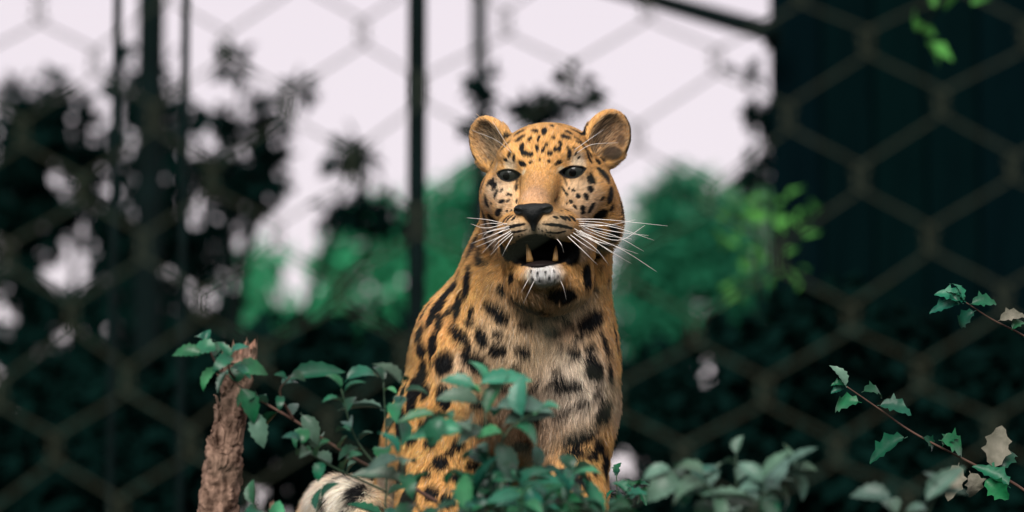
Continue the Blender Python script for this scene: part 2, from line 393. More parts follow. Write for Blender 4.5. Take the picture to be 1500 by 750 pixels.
coef, *_ = np.linalg.lstsq(basis(ij), pxo, rcond=None)
res_fit = np.abs(basis(ij) @ coef - pxo).max(0)
def fence_pt(i, j):
    key = (int(i), int(j))
    q = (basis(np.array([[float(i), float(j)]])) @ coef)[0]
    if key in OBS: q = 0.25 * q + 0.75 * np.array(OBS[key])
    d = np.array([(q[0] - 750) * K, 1.0, (375 - q[1]) * K]) @ RX.T
    return CAM + d * (FY / d[1])
fence = empty('chain_link_fence', (0, FY, 0)); tag(fence, 'weathered chain link fence between viewer and leopard', 'fence')
vv, ee, dd, WR = 0.0088, 0.0024, 0.0032, 0.00115
frng = np.random.default_rng(5)
for m_ in range(-7, 21):
    pts = []
    s_lo, s_hi = -26, 24
    for s_ in range(s_lo, s_hi):
        # nodes of this wire alternate between diagonals m_ (left turn) and m_+1 (right turn)
        d_ = m_ if (s_ - m_) % 2 == 0 else m_ + 1
        i = (s_ + d_) // 2; j = (s_ - d_) // 2
        P = fence_pt(i, j)
        if P[2] > 2.32 or P[2] < 0.03: continue
        P = P + frng.normal(0, 0.0004, 3)
        right = d_ == m_ + 1
        e = ee if right else -ee
        # a-segments (falling to the right) lie in front, b-segments behind
        y0, y1 = (-dd, dd) if right else (dd, -dd)
        pts += [P + (e * 0.55, y0, vv * 1.05), P + (e, y0 * 0.5, vv * 0.4), P + (e, y1 * 0.5, -vv * 0.4), P + (e * 0.55, y1, -vv * 1.05)]
    if len(pts) > 4:
        path = catmull(np.array(pts), 3)
        V, F = tube(path, WR, 8); part('wire', V, F, M['wire'], fence)
for x in (-1.22, 1.30):
    V, F = tube([(x, FY + 0.045, -0.3), (x, FY + 0.045, 1.2), (x, FY + 0.045, 2.45)], 0.03, 14); part('post', V, F, M['pole_grey'], fence)
V, F = tube([(-1.22, FY + 0.045, 2.38), (0, FY + 0.045, 2.38), (1.3, FY + 0.045, 2.38)], 0.02, 12); part('top_rail', V, F, M['pole_grey'], fence)
for x in (-1.15, 1.23):
    V, F = bevel_box((x, FY + 0.002, 1.2), (0.02, 0.004, 2.3), 0.001); part('tension_bar', V, F, M['pole_grey'], fence, False)
# ================================================================== the leopard (modelled in the camera-aligned frame, then turned into the world)
TH, RO = math.radians(10), math.radians(2.6)
HO = Lp(793, 253, 3.985)
_ct, _st, _cr, _sr = math.cos(TH), math.sin(TH), math.cos(RO), math.sin(RO)
def head2L(h):
    """head millimetres (x to picture right, y back, z up; origin between the eyes) -> camera-aligned metres"""
    h = np.asarray(h, float) / 1000
    x = h[..., 0] * _cr - h[..., 2] * _sr; z = h[..., 0] * _sr + h[..., 2] * _cr; y = h[..., 1]
    return np.stack([x * _ct + y * _st, -x * _st + y * _ct, z], -1) + HO
def L2head(p):
    d = np.asarray(p) - HO.astype(np.asarray(p).dtype)
    x = d[..., 0] * _ct - d[..., 1] * _st; y = d[..., 0] * _st + d[..., 1] * _ct; z = d[..., 2]
    return np.stack([x * _cr + z * _sr, y, -x * _sr + z * _cr], -1) * 1000
def smin(a, b, k):
    h = np.maximum(k - np.abs(a - b), 0) / k; return np.minimum(a, b) - h * h * k * 0.25
def smax(a, b, k): return -smin(-a, -b, k)
def rotm(yaw=0, pitch=0, roll=0):
    y, p, r = (math.radians(v) for v in (yaw, pitch, roll))
    Rz = np.array([[math.cos(y), -math.sin(y), 0], [math.sin(y), math.cos(y), 0], [0, 0, 1]])
    Rx_ = np.array([[1, 0, 0], [0, math.cos(p), -math.sin(p)], [0, math.sin(p), math.cos(p)]])
    Ry = np.array([[math.cos(r), 0, math.sin(r)], [0, 1, 0], [-math.sin(r), 0, math.cos(r)]])
    return (Rz @ Ry @ Rx_).astype(np.float32)
def ell(P, c, r, R=None):
    d = P - np.array(c, np.float32)
    if R is not None: d = d @ R            # into the local frame
    r = np.array(r, np.float32)
    q = d / r; k0 = np.sqrt((q * q).sum(-1)); q = q / r; k1 = np.sqrt((q * q).sum(-1)) + 1e-9
    return k0 * (k0 - 1) / k1
def cone(P, a, b, ra, rb):
    a = np.array(a, np.float32); b = np.array(b, np.float32); ba = b - a
    t = np.clip(((P - a) @ ba) / (ba @ ba), 0, 1)
    d = P - a - t[..., None] * ba
    return np.sqrt((d * d).sum(-1)) - (ra + (rb - ra) * t)
def surface_nets(D, xs, ys, zs):
    ins = D < 0
    s = np.zeros(tuple(n - 1 for n in D.shape), np.uint8)
    offs = [(a, b, c) for a in (0, 1) for b in (0, 1) for c in (0, 1)]
    nx, ny_, nz = D.shape
    for a, b, c in offs: s += ins[a:nx - 1 + a, b:ny_ - 1 + b, c:nz - 1 + c]
    cells = np.argwhere((s > 0) & (s < 8)).astype(np.int32)
    vals = np.stack([D[cells[:, 0] + a, cells[:, 1] + b, cells[:, 2] + c] for a, b, c in offs], 1)
    O = np.array(offs, np.float32)
    acc = np.zeros((len(cells), 3), np.float32); cnt = np.zeros(len(cells), np.float32)
    for p in range(8):
        for q in range(p + 1, 8):
            if np.abs(O[p] - O[q]).sum() != 1: continue
            v0, v1 = vals[:, p], vals[:, q]; cr = (v0 < 0) != (v1 < 0)
            t = np.where(cr, v0 / np.where(cr, v0 - v1, 1), 0)[:, None]
            acc += np.where(cr[:, None], O[p] + t * (O[q] - O[p]), 0); cnt += cr
    fr = acc / cnt[:, None]
    V = np.stack([ax[cells[:, i]] + fr[:, i] * (ax[cells[:, i] + 1] - ax[cells[:, i]]) for i, ax in enumerate((xs, ys, zs))], -1)
    idg = np.full(s.shape, -1, np.int32); idg[cells[:, 0], cells[:, 1], cells[:, 2]] = np.arange(len(cells))
    Fs = []
    for ax in range(3):
        sl0 = [slice(None)] * 3; sl1 = [slice(None)] * 3
        sl0[ax] = slice(0, -1); sl1[ax] = slice(1, None)
        a0 = ins[tuple(sl0)]; a1 = ins[tuple(sl1)]
        e = np.argwhere(a0 != a1)
        u, v = (ax + 1) % 3, (ax + 2) % 3
        lim = [n - 1 for n in D.shape]
        ok = (e[:, u] > 0) & (e[:, v] > 0) & (e[:, u] < lim[u]) & (e[:, v] < lim[v])
        e = e[ok]; flip = a0[e[:, 0], e[:, 1], e[:, 2]]
        def cid(du, dv):
            c = e.copy(); c[:, u] += du; c[:, v] += dv
            return idg[c[:, 0], c[:, 1], c[:, 2]]
        q = np.stack([cid(-1, -1), cid(0, -1), cid(0, 0), cid(-1, 0)], -1)
        q[~flip] = q[~flip][:, ::-1]
        Fs.append(q)
    F = np.concatenate(Fs)
    return V, F[(F >= 0).all(1)]

def axis(lo, f0, f1, hi, fine, coarse):
    a = np.arange(lo, f0, coarse); b = np.arange(f0, f1, fine); c = np.arange(f1, hi, coarse)
    return np.concatenate([a, b, c]).astype(np.float32)
hc = HO
xs = axis(-0.36, hc[0] - 0.125, hc[0] + 0.15, 0.30, 0.0021, 0.006)
ys = axis(3.84, 3.86, 4.13, 5.12, 0.0021, 0.0075)
zs = axis(-0.83, hc[2] - 0.19, hc[2] + 0.105, hc[2] + 0.12, 0.0021, 0.006)
D = np.full((len(xs), len(ys), len(zs)), 1.0, np.float32)
def sub(lo, hi):
    r = []
    for ax, l, h in zip((xs, ys, zs), lo, hi):
        r.append(slice(max(0, np.searchsorted(ax, l) - 1), min(len(ax), np.searchsorted(ax, h) + 1)))
    X, Y, Z = np.meshgrid(xs[r[0]], ys[r[1]], zs[r[2]], indexing='ij')
    return tuple(r), np.stack([X, Y, Z], -1)
def add_cone(a, b, ra, rb, k=0.04):
    a = np.array(a); b = np.array(b); m_ = max(ra, rb) + k + 0.02
    r, P = sub(np.minimum(a, b) - m_, np.maximum(a, b) + m_); D[r] = smin(D[r], cone(P, a, b, ra, rb), k)
def add_ell(c, rad, k=0.04, R=None):
    c = np.array(c); m_ = (max(rad) if R is not None else np.array(rad)) + k + 0.02
    r, P = sub(c - m_, c + m_); D[r] = smin(D[r], ell(P, c, rad, R), k)
# trunk, haunches, legs, tail
add_cone(Lp(806, 318, 4.12), Lp(766, 485, 4.17), 0.088, 0.121, 0.05)
add_ell(Lp(752, 545, 4.20), (0.128, 0.135, 0.125), 0.05)
add_cone(Lp(750, 500, 4.27), Lp(690, 660, 4.52), 0.12, 0.125, 0.05)
add_cone(Lp(690, 660, 4.52), Lp(640, 860, 4.74), 0.125, 0.15, 0.05)
add_ell(Lp(612, 905, 4.60), (0.09, 0.17, 0.15), 0.05)
add_ell(Lp(730, 900, 4.66), (0.095, 0.17, 0.15), 0.05)
add_ell(Lp(560, 1062, 4.36), (0.045, 0.12, 0.03), 0.04)
add_ell(Lp(752, 1062, 4.40), (0.045, 0.12, 0.03), 0.04)
add_ell(Lp(660, 575, 4.16), (0.056, 0.09, 0.125), 0.05)
add_ell(Lp(848, 565, 4.13), (0.046, 0.085, 0.115), 0.05)
add_cone(Lp(646, 610, 4.13), Lp(638, 750, 4.08), 0.060, 0.047, 0.035)
add_cone(Lp(638, 750, 4.08), Lp(655, 1000, 4.06), 0.047, 0.036, 0.03)
add_ell(Lp(655, 1038, 4.025), (0.05, 0.075, 0.03), 0.03)
add_cone(Lp(848, 600, 4.11), Lp(840, 735, 4.07), 0.046, 0.038, 0.03)
add_cone(Lp(840, 735, 4.07), Lp(830, 1000, 4.05), 0.038, 0.034, 0.03)
add_ell(Lp(830, 1038, 4.015), (0.05, 0.075, 0.03), 0.03)
TAIL = catmull([Lp(600, 985, 4.93), Lp(520, 950, 4.78), Lp(470, 830, 4.50), Lp(482, 748, 4.27), Lp(512, 735, 4.17), Lp(545, 770, 4.13), Lp(560, 860, 4.13), Lp(545, 990, 4.16)], 3)
for i in range(len(TAIL) - 1):
    add_cone(TAIL[i], TAIL[i + 1], 0.024, 0.024, 0.012)
# head
r, P = sub(hc - np.array([0.15, 0.16, 0.20]), hc + np.array([0.18, 0.24, 0.13]))
H = L2head(P).astype(np.float32); del P
h = ell(H, (0, 72, 6), (77, 80, 64))
def hu(d, k):
    global h
    h = smin(h, d, k)
hu(ell(H, (0, 24, 28), (50, 38, 34)), 24)
for s in (-1, 1):
    hu(ell(H, (s * 33, 10, 21), (27, 22, 15), rotm(0, 0, s * -8)), 16)
    hu(ell(H, (s * 58, 38, -26), (34, 36, 34)), 26)
    hu(ell(H, (s * 58, 78, -60), (41, 48, 54)), 26)
hu(cone(H, (0, 10, -2), (0, -62, -44), 27, 22), 18)
hu(ell(H, (0, -72, -54), (22, 20, 19)), 12)
for s in (-1, 1):
    hu(ell(H, (s * 20, -60, -77), (25, 27, 21)), 12)
    hu(ell(H, (s * 35, -34, -78), (24, 32, 24)), 16)
    hu(ell(H, (s * 42, 16, -104), (24, 44, 30)), 18)
hu(cone(H, (0, -36, -131), (0, 45, -118), 20, 48), 16)
hu(ell(H, (0, -44, -138), (32, 20, 15)), 12)
hu(ell(H, (0, 22, -150), (58, 50, 40)), 24)
for s in (-1, 1): hu(ell(H, (s * 44, 8, -44), (26, 26, 30)), 16)
hu(ell(H, (0, -8, -72), (42, 55, 30)), 8)
# mouth cavity, lip cleft
mouth = np.minimum(ell(H, (0, -46, -112), (44, 60, 17)), ell(H, (0, -62, -106), (30, 40, 17)))
h = smax(h, -mouth, 5)
h = smax(h, -cone(H, (0, -94, -64), (0, -88, -98), 1.5, 3.0), 4)
# eyelids, then the almond opening
EY = [(-45.5, 9, -1.0), (45.5, 9, -1.0)]
def almond(Hh, s):
    c = math.cos(math.radians(7)); sn = math.sin(math.radians(7)) * s
    u = Hh[..., 0] - s * 45.5; v = Hh[..., 2] + 1.0
    u, v = u * c + v * sn, -u * sn + v * c
    return np.maximum(np.sqrt(u * u + (v + 24) ** 2) - 29.9, np.sqrt(u * u + (v - 11.5) ** 2) - 18.8), u, v
for s, e in zip((-1, 1), EY):
    hu(ell(H, e, (20.5, 19.5, 18)), 9)
    a_, u_, v_ = almond(H, s)
    h = smax(h, -np.maximum(a_, np.maximum(H[..., 1] - 18, -40 - H[..., 1])), 2.0)
# ears
EARS = []
for s in (-1, 1):
    R = rotm(s * 24, 8, s * 22)
    c = np.array((s * 85 + (5 if s < 0 else 0), 64, 44), float)
    hu(ell(H, c, (33, 17, 43), R), 10)
    ci = c + R @ np.array((0, -12, 3))
    EARS.append((ci, R))
    h = smax(h, -ell(H, ci, (27, 17, 36), R), 4)
D[r] = smin(D[r], h / 1000, 0.022)
# keep the mouth open where the neck was blended in
D[r] = smax(D[r], -np.maximum(mouth, (H[..., 1] - 20)) / 1000, 0.004)
del H, h, mouth
LV, LF = surface_nets(D, xs, ys, zs)
del D
def smooth_mesh(V, F, it=1, lam=0.5):
    e = np.concatenate([F[:, [0, 1]], F[:, [1, 2]], F[:, [2, 3]], F[:, [3, 0]]])
    cnt = np.bincount(e.ravel(), minlength=len(V))[:, None]
    for _ in range(it):
        acc = np.zeros_like(V)
        for k in range(3):
            acc[:, k] = np.bincount(e[:, 0], V[e[:, 1], k], len(V)) + np.bincount(e[:, 1], V[e[:, 0], k], len(V))
        V = V + lam * (acc / np.maximum(cnt, 1) - V)
    return V
LV = smooth_mesh(LV.astype(np.float64), LF, 2)
tri = np.concatenate([LF[:, [0, 1, 2]], LF[:, [0, 2, 3]]])
bvh = BVHTree.FromPolygons([tuple(v) for v in LV.tolist()], LF.tolist())
def hit(px, py):
    d = Vector(((px - 750) * K, 1.0, (375 - py) * K)); d.normalize()
    q = bvh.ray_cast(Vector((0, 0, 0)), d)
    return (np.array(q[0]), np.array(q[1])) if q[0] is not None else (None, None)

# ------------------------------------------------------------------ coat: spots and the painted shade of the chest crease (photo px centre, half axes, tilt), mapped on the skin
SP = [(766.7,185.3,10,3.2,-28),(761.6,196.7,8,3,-40),(762.7,204.7,8,3,-38),(747,200.7,4,3,-45),(776.7,205.3,3.5,3,0),(789.3,204,2,5,10),(797,194,4,6,0),(784,194,4,3.5,60),(782.7,181,5,3,10),(800,181,3,4,0),
(765.3,216.5,3.2,6,-5),(768.5,224.5,5,4,30),(776.7,227,4.5,3.5,-10),(786.7,217.3,2.7,5,-10),(795.5,220.5,2.2,5,25),(800.7,212.7,2.5,2.5,0),(806,225.3,4,3.5,40),(765.3,240,6,3.5,15),(778,238,3,2,0),(804,236.7,2.5,3,0),(790.7,234,1.5,2.5,0),
(753.3,231.3,2,6,0),(747.3,226.7,2.5,5,15),(741.3,234,3,2.5,0),(741,216,2.5,5,20),(723,241,2.5,6,25),
(835.3,178,8,3.5,15),(808,187.3,3,3.5,0),(818.7,185.3,5,2.8,5),(836,188,5,3,35),(842,194.7,4.5,2.5,60),(846.7,186.7,2.5,3.5,-20),(832.7,196.7,5,3,45),(828,202.7,6.5,3.7,45),(810.7,203.3,3,2.5,0),(846,206.7,3,2.5,0),(857.3,194,3,6.5,-15),(858,208.7,4.5,2.5,40),
(820.7,211.3,2.7,4,-15),(819.3,219.3,2.7,4,10),(813.3,219.3,3,3.5,0),(833.3,226,3,8.5,5),(830.7,218,2,3,0),(840,218,3,2,35),(842.7,225.3,1.7,3.5,30),(857.3,222,8,3,15),(863,226.5,4,2.3,50),(847.3,230.7,2.5,1.7,-30),(819.3,237.3,4,3,-20),(814,241,2.5,2.2,0),(874.7,238,5.5,3,50),(882,235.5,4.5,2,50),
(708.7,273.3,2.5,11,12),(705.3,288,2,9,5),(714,294.7,3,9,-5),(717.3,268.7,2.2,5,5),(722.7,266.7,3.5,6,25),(725.3,274,3.3,6,15),(727.3,284.7,2.2,7,10),(735.3,295.3,4,3.2,0),(744,285.3,3,2,-30),(735.3,279.3,3.5,1.5,-25),(748.7,286,2,2,0),(757.3,276,1.5,5,10),(744,294.7,4,1.5,-30),(756.7,294.7,1.5,3.5,10),(721.3,298,1.7,2.5,0),
(730,311.3,6,4.5,-25),(722.7,322.7,5,6,10),(727,326.5,5,3.5,10),(711.3,316,4,7,10),(708,324,3,5,0),(748.7,308.7,1.5,2,20),(742.7,309.3,1.5,2,20),(741,320.5,3,2.2,0),(746.5,319.7,2.5,2.2,0),(752.5,320,2.5,2.2,0),(752,331.3,14,2.4,-8),(757,339.5,12,1.5,-15),(720,338,5,4,-20),(688,328,8,5,-20),
(867,262,2.8,8.5,-20),(863,265,3.3,6,-20),(883.3,256.7,6,6.5,0),(904.5,269.5,3.5,13,-18),(899,253.5,3,3.5,0),(909.3,282,2.2,5,-10),(864,278,4.2,5.2,-20),(846.7,287.3,3.5,4.2,-20),(858,288,3.5,5.2,-10),(840,279.3,3,2.2,40),(830,284,3.5,2,45),(834,276.7,2,1.7,0),(880.7,290.4,2.7,3,0),(892,286.7,5,11,-3),(894,304,3.3,4,0),(836,295.3,3.3,2.5,40),(842.7,304,2,4.5,-35),
(852.7,304.7,4,4,20),(853.3,311.3,3.5,2.5,0),(865.3,304,5,4,-15),(879.3,313.3,8,7.5,20),(908.7,310.7,5,12,-18),(830.7,298,2,1.5,0),(831.3,308.7,2.5,2,0),(822,309,1.5,1.5,0),(814,318.7,4,1.7,0),(824.7,319,4,2.5,0),(832,320,3,2.4,0),(838.7,320,3.5,2.4,0),(820,330.7,20,2.4,5),(857.3,326.7,6,2.5,5),(873.3,336,7,3.5,10),(896,333.3,9,5,25),(913,325,3,3,0),(826,279,1.6,6,-30),(922,300,1.5,4,0),
(696.7,362,8,10,0),(704,376,8,7,45),(712,385,6,4,30),(688,412.7,5,13,-15),(720,357.3,4,3,0),(736,362,8,6,15),(740,372,6,5,30),(716,346.7,4,4,20),(733,341,7,2.5,-15),(752,407.3,3.5,6,-15),(738.7,424,7,7,0),
(760,346,1.2,1.2,0),(764,343.5,1.2,1.2,0),(769,337,1.2,1.2,0),(789.5,335.5,1.2,1.2,0),(794.5,338,1.2,1.2,0),(800,336.5,1.2,1.2,0),(806,339,1.2,1.2,0),(799,343.5,1.2,1.2,0),(806,345,1.2,1.2,0),(815,341,14,1.3,6),
(778,397.3,1.7,1.7,0),(780.7,405.3,1.7,2.4,0),(790.7,408,1.5,2,0),(804,404.7,1.8,2.5,0),(788,400,1.7,2,0),(799,399,1.6,2,0),(811,398,1.8,1.8,0),(815,403,1.6,2,0),
(896,344,9,9,30),(901,352,5,5,0),(880,358,8,4,10),(869.3,372.7,9,7,-25),(890.7,396.7,5,10,10),(886.7,411.3,4,5,0),(892,383,4,6,0),(857.3,405.3,7,9,30),(875.3,393.3,4,3,-20),(821,424.7,12,4.5,5),(869,422.7,4,2.5,20),
(657.6,384.8,3,4,0),(665.6,375,3,3,0),(665.6,402.4,4,9,8),(654.4,402.4,2.5,6,5),(644.8,403,2.5,10,10),(638,421,2,9,15),(656,434.4,5,11,3),(643,432,2.5,8,8),(669.6,422.4,3,3.5,0),(672.8,449.6,5,12,-12),(659,458.4,4,4,0),(640,460.8,4.5,10,5),(645.6,472,4.5,8,-20),(692,457.6,3,6,0),(690,474,6,5,20),(727,456,15,7,30),(736,470,8,5,20),(753,437.6,5,5,0),(770,445,10,5,0),(625.6,459,2.5,7,10),
(779,446,14,5,0),(822,432,13,6.5,20),(840,443,11,4.5,5),(854,437,5,4,-30),(809.6,456,7.5,7.5,0),(793,464,5,4,0),(869,423,5,3,20),(896,430.4,9,6,20),(893,448,9,9,30),(864,472,16,10.5,-30),(829.6,475,7,4,5),(878.4,493.6,4,4,0),(894,480,4,3,0),(896,489.6,3,4,0),(846,496,5,4,0),(862,512,8,6,-30),(883,510.4,4,8,10),(840,517,9,7,20),(808,486.4,9,5,0),(898,508,2.5,7,0),(769.6,475,8,5,10),(822,510,3,4,0),
(618,491,6.5,10,25),(621,514.4,7.5,8.5,20),(636.4,505.6,5,14,-10),(674,492.8,15,6.5,45),(707.6,496,6,12,-25),(652,532.8,10,14,15),(698,531,18,10,35),(634,536,2.5,4,20),(675,547,4,2.5,-20),(731,514,10,8,10),(626,454,3,10,10),(598,526,4,8,10),(730,490,6,5,20),(765,515,9,7,10),(755,541,7,5,15),(736,565,12,5,5),(829,565,18,8.5,-5),(890,519,2.5,4,0),(867,542,11,12,20),(888,548,3.5,12,-8),(817,545,6,5,20),(851,591,9,5,-15),(872,579,6,4,10),(826,606,12,5,-30),(880,605,10,11,-20),(784,600,10,12,20),(780,568,3,12,35),  # the last two paint the shade in the chest crease
(620,554,6,16,-10),(625,574,5,8,-10),(593,560,3.5,9,5),(594,575,3,7,0),(606,582,6,17,-15),(583,589,4,10,10),(590,624,8,20,10),(650,582,8,14,-10),(638,618,9,12,-20),(622,624,6,6,0),(605,645,6,7,0),(630,650,7,6,20),(658,664,4,4,0),(644,678,9,8,0),(670,652,7,7,0),(567,614,4,8,15),(700,590,8,7,0),(705,625,7,9,0),(690,680,8,7,0),(668,700,9,7,0),
(848,642,20,8,-20),(842,668,13,6,-5),(864,668,8,6,20),(874,654,6,9,10),(882,680,5,16,0),(848,705,14,9,-10),(868,694,3,5,0),(764,646,9,7,10),(864,722,6,6,0),(840,738,12,7,0),(522,730,10,13,0),(486,738,8,9,10),(590,696,9,14,0),(626,696,5,5,0),(600,732,8,12,0),(632,724,8,8,0),(612,704,4,7,0),(655,735,8,7,0),(560,660,5,10,15),(552,700,6,9,10),(470,718,6,9,20),(455,745,7,8,0),(506,710,5,6,30)]
spots = []          # (centre, U unit, ru, V unit, rv, n)
def add_spot(c, U, V_, n, soft=1.0):
    ru, rv = np.linalg.norm(U), np.linalg.norm(V_); U = U * soft; V_ = V_ * soft; ru *= soft; rv *= soft
    spots.append((c, U / ru, max(ru, 0.0011), V_ / rv, max(rv, 0.0011), n))
for (px, py, rx, ry, an) in SP:
    c, n = hit(px, py)
    if c is None: continue
    a = math.radians(an); ca, sa = math.cos(a), math.sin(a)
    W_ = K * c[1]
    # axes in the picture plane laid onto the skin's tangent plane
    out_ = []
    for (dx, dy, rr) in ((ca, sa, rx), (-sa, ca, ry)):
        v = np.array([dx * rr * W_, 0, -dy * rr * W_])
        ny_ = min(n[1], -0.35)
        v[1] = -(v[0] * n[0] + v[2] * n[2]) / ny_
        out_.append(v)
    for q_, rr in ((0, rx), (1, ry)):
        out_[q_] *= min(1.0, 1.5 * rr * W_ / np.linalg.norm(out_[q_]))
    chin_dot = 393 < py < 410 and 774 < px < 820
    add_spot(c, out_[0], out_[1], n, (1.42 if min(rx, ry) > 4.5 else 1.5) if py > 395 and not chin_dot else 1.08)
# rosettes on the parts turned away from the viewer
rs = np.random.default_rng(12)
cen = LV[rs.integers(0, len(LV), 9000)]
chosen = []
sc_arr = np.array([s[0] for s in spots])
for c in cen:
    hl = L2head(c)
    if hl[2] > -150 and (hl[1] < 40 or abs(hl[0]) > 55 or hl[1] < 95): continue
    q = (c[0] / (c[1] * K) + 750, 375 - c[2] / (c[1] * K))
    f, n = hit(*q)
    if f is not None and np.linalg.norm(f - c) < 0.02 and q[1] < 755: continue
    if np.min(np.linalg.norm(sc_arr - c, axis=1)) < 0.028: continue
    if chosen and np.min(np.linalg.norm(np.array(chosen) - c, axis=1)) < 0.038: continue
    chosen.append(c)
for c in chosen:
    loc, n, _, _ = bvh.find_nearest(Vector(c)); n = np.array(n)
    t = np.cross(n, rs.normal(size=3)); t /= np.linalg.norm(t); b = np.cross(n, t)
    for k in range(3):
        a = k * 2.1 + rs.uniform(-0.4, 0.4); d = t * math.cos(a) + b * math.sin(a); e = np.cross(n, d)
        add_spot(c + d * 0.012, d * 0.006, e * rs.uniform(0.009, 0.012), n)
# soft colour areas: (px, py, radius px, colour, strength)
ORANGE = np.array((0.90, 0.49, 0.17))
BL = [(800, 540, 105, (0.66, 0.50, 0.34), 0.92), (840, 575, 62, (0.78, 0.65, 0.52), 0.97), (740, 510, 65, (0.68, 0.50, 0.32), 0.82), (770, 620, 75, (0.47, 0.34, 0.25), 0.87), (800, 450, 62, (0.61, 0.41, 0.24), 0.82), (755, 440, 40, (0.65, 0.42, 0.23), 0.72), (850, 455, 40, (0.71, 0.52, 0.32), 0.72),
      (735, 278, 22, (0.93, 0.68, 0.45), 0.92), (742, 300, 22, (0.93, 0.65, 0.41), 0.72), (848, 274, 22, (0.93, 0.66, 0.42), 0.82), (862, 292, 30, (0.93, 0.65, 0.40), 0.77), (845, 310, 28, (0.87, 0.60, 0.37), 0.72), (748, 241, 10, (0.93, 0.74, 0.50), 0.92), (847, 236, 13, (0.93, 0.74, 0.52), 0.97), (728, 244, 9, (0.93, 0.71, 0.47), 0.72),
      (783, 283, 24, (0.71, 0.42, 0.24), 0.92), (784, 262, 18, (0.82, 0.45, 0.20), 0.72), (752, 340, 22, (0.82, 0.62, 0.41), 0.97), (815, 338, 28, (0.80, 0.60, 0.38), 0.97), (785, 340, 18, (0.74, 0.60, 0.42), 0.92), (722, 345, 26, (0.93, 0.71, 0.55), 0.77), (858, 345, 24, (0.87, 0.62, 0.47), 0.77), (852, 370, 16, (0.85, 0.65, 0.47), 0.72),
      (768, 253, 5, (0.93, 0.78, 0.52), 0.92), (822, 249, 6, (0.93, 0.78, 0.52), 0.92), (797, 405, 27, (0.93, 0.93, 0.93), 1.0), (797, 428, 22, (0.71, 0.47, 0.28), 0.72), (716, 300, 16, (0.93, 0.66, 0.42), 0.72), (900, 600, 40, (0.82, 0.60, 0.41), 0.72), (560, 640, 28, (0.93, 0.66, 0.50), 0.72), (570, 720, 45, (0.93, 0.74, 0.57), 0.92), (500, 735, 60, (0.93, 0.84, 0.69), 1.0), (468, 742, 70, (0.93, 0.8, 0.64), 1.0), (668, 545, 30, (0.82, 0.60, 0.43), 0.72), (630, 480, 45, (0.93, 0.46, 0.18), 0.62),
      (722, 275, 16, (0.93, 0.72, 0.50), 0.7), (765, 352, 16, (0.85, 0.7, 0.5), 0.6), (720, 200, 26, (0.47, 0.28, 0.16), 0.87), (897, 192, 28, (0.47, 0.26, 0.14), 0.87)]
blobs = []
for (px, py, rp, colr, st) in BL:
    c, n = hit(px, py)
    if c is not None: blobs.append((c, rp * K * c[1], np.array(colr), st))
BLACK = np.array((0.011, 0.012, 0.013))
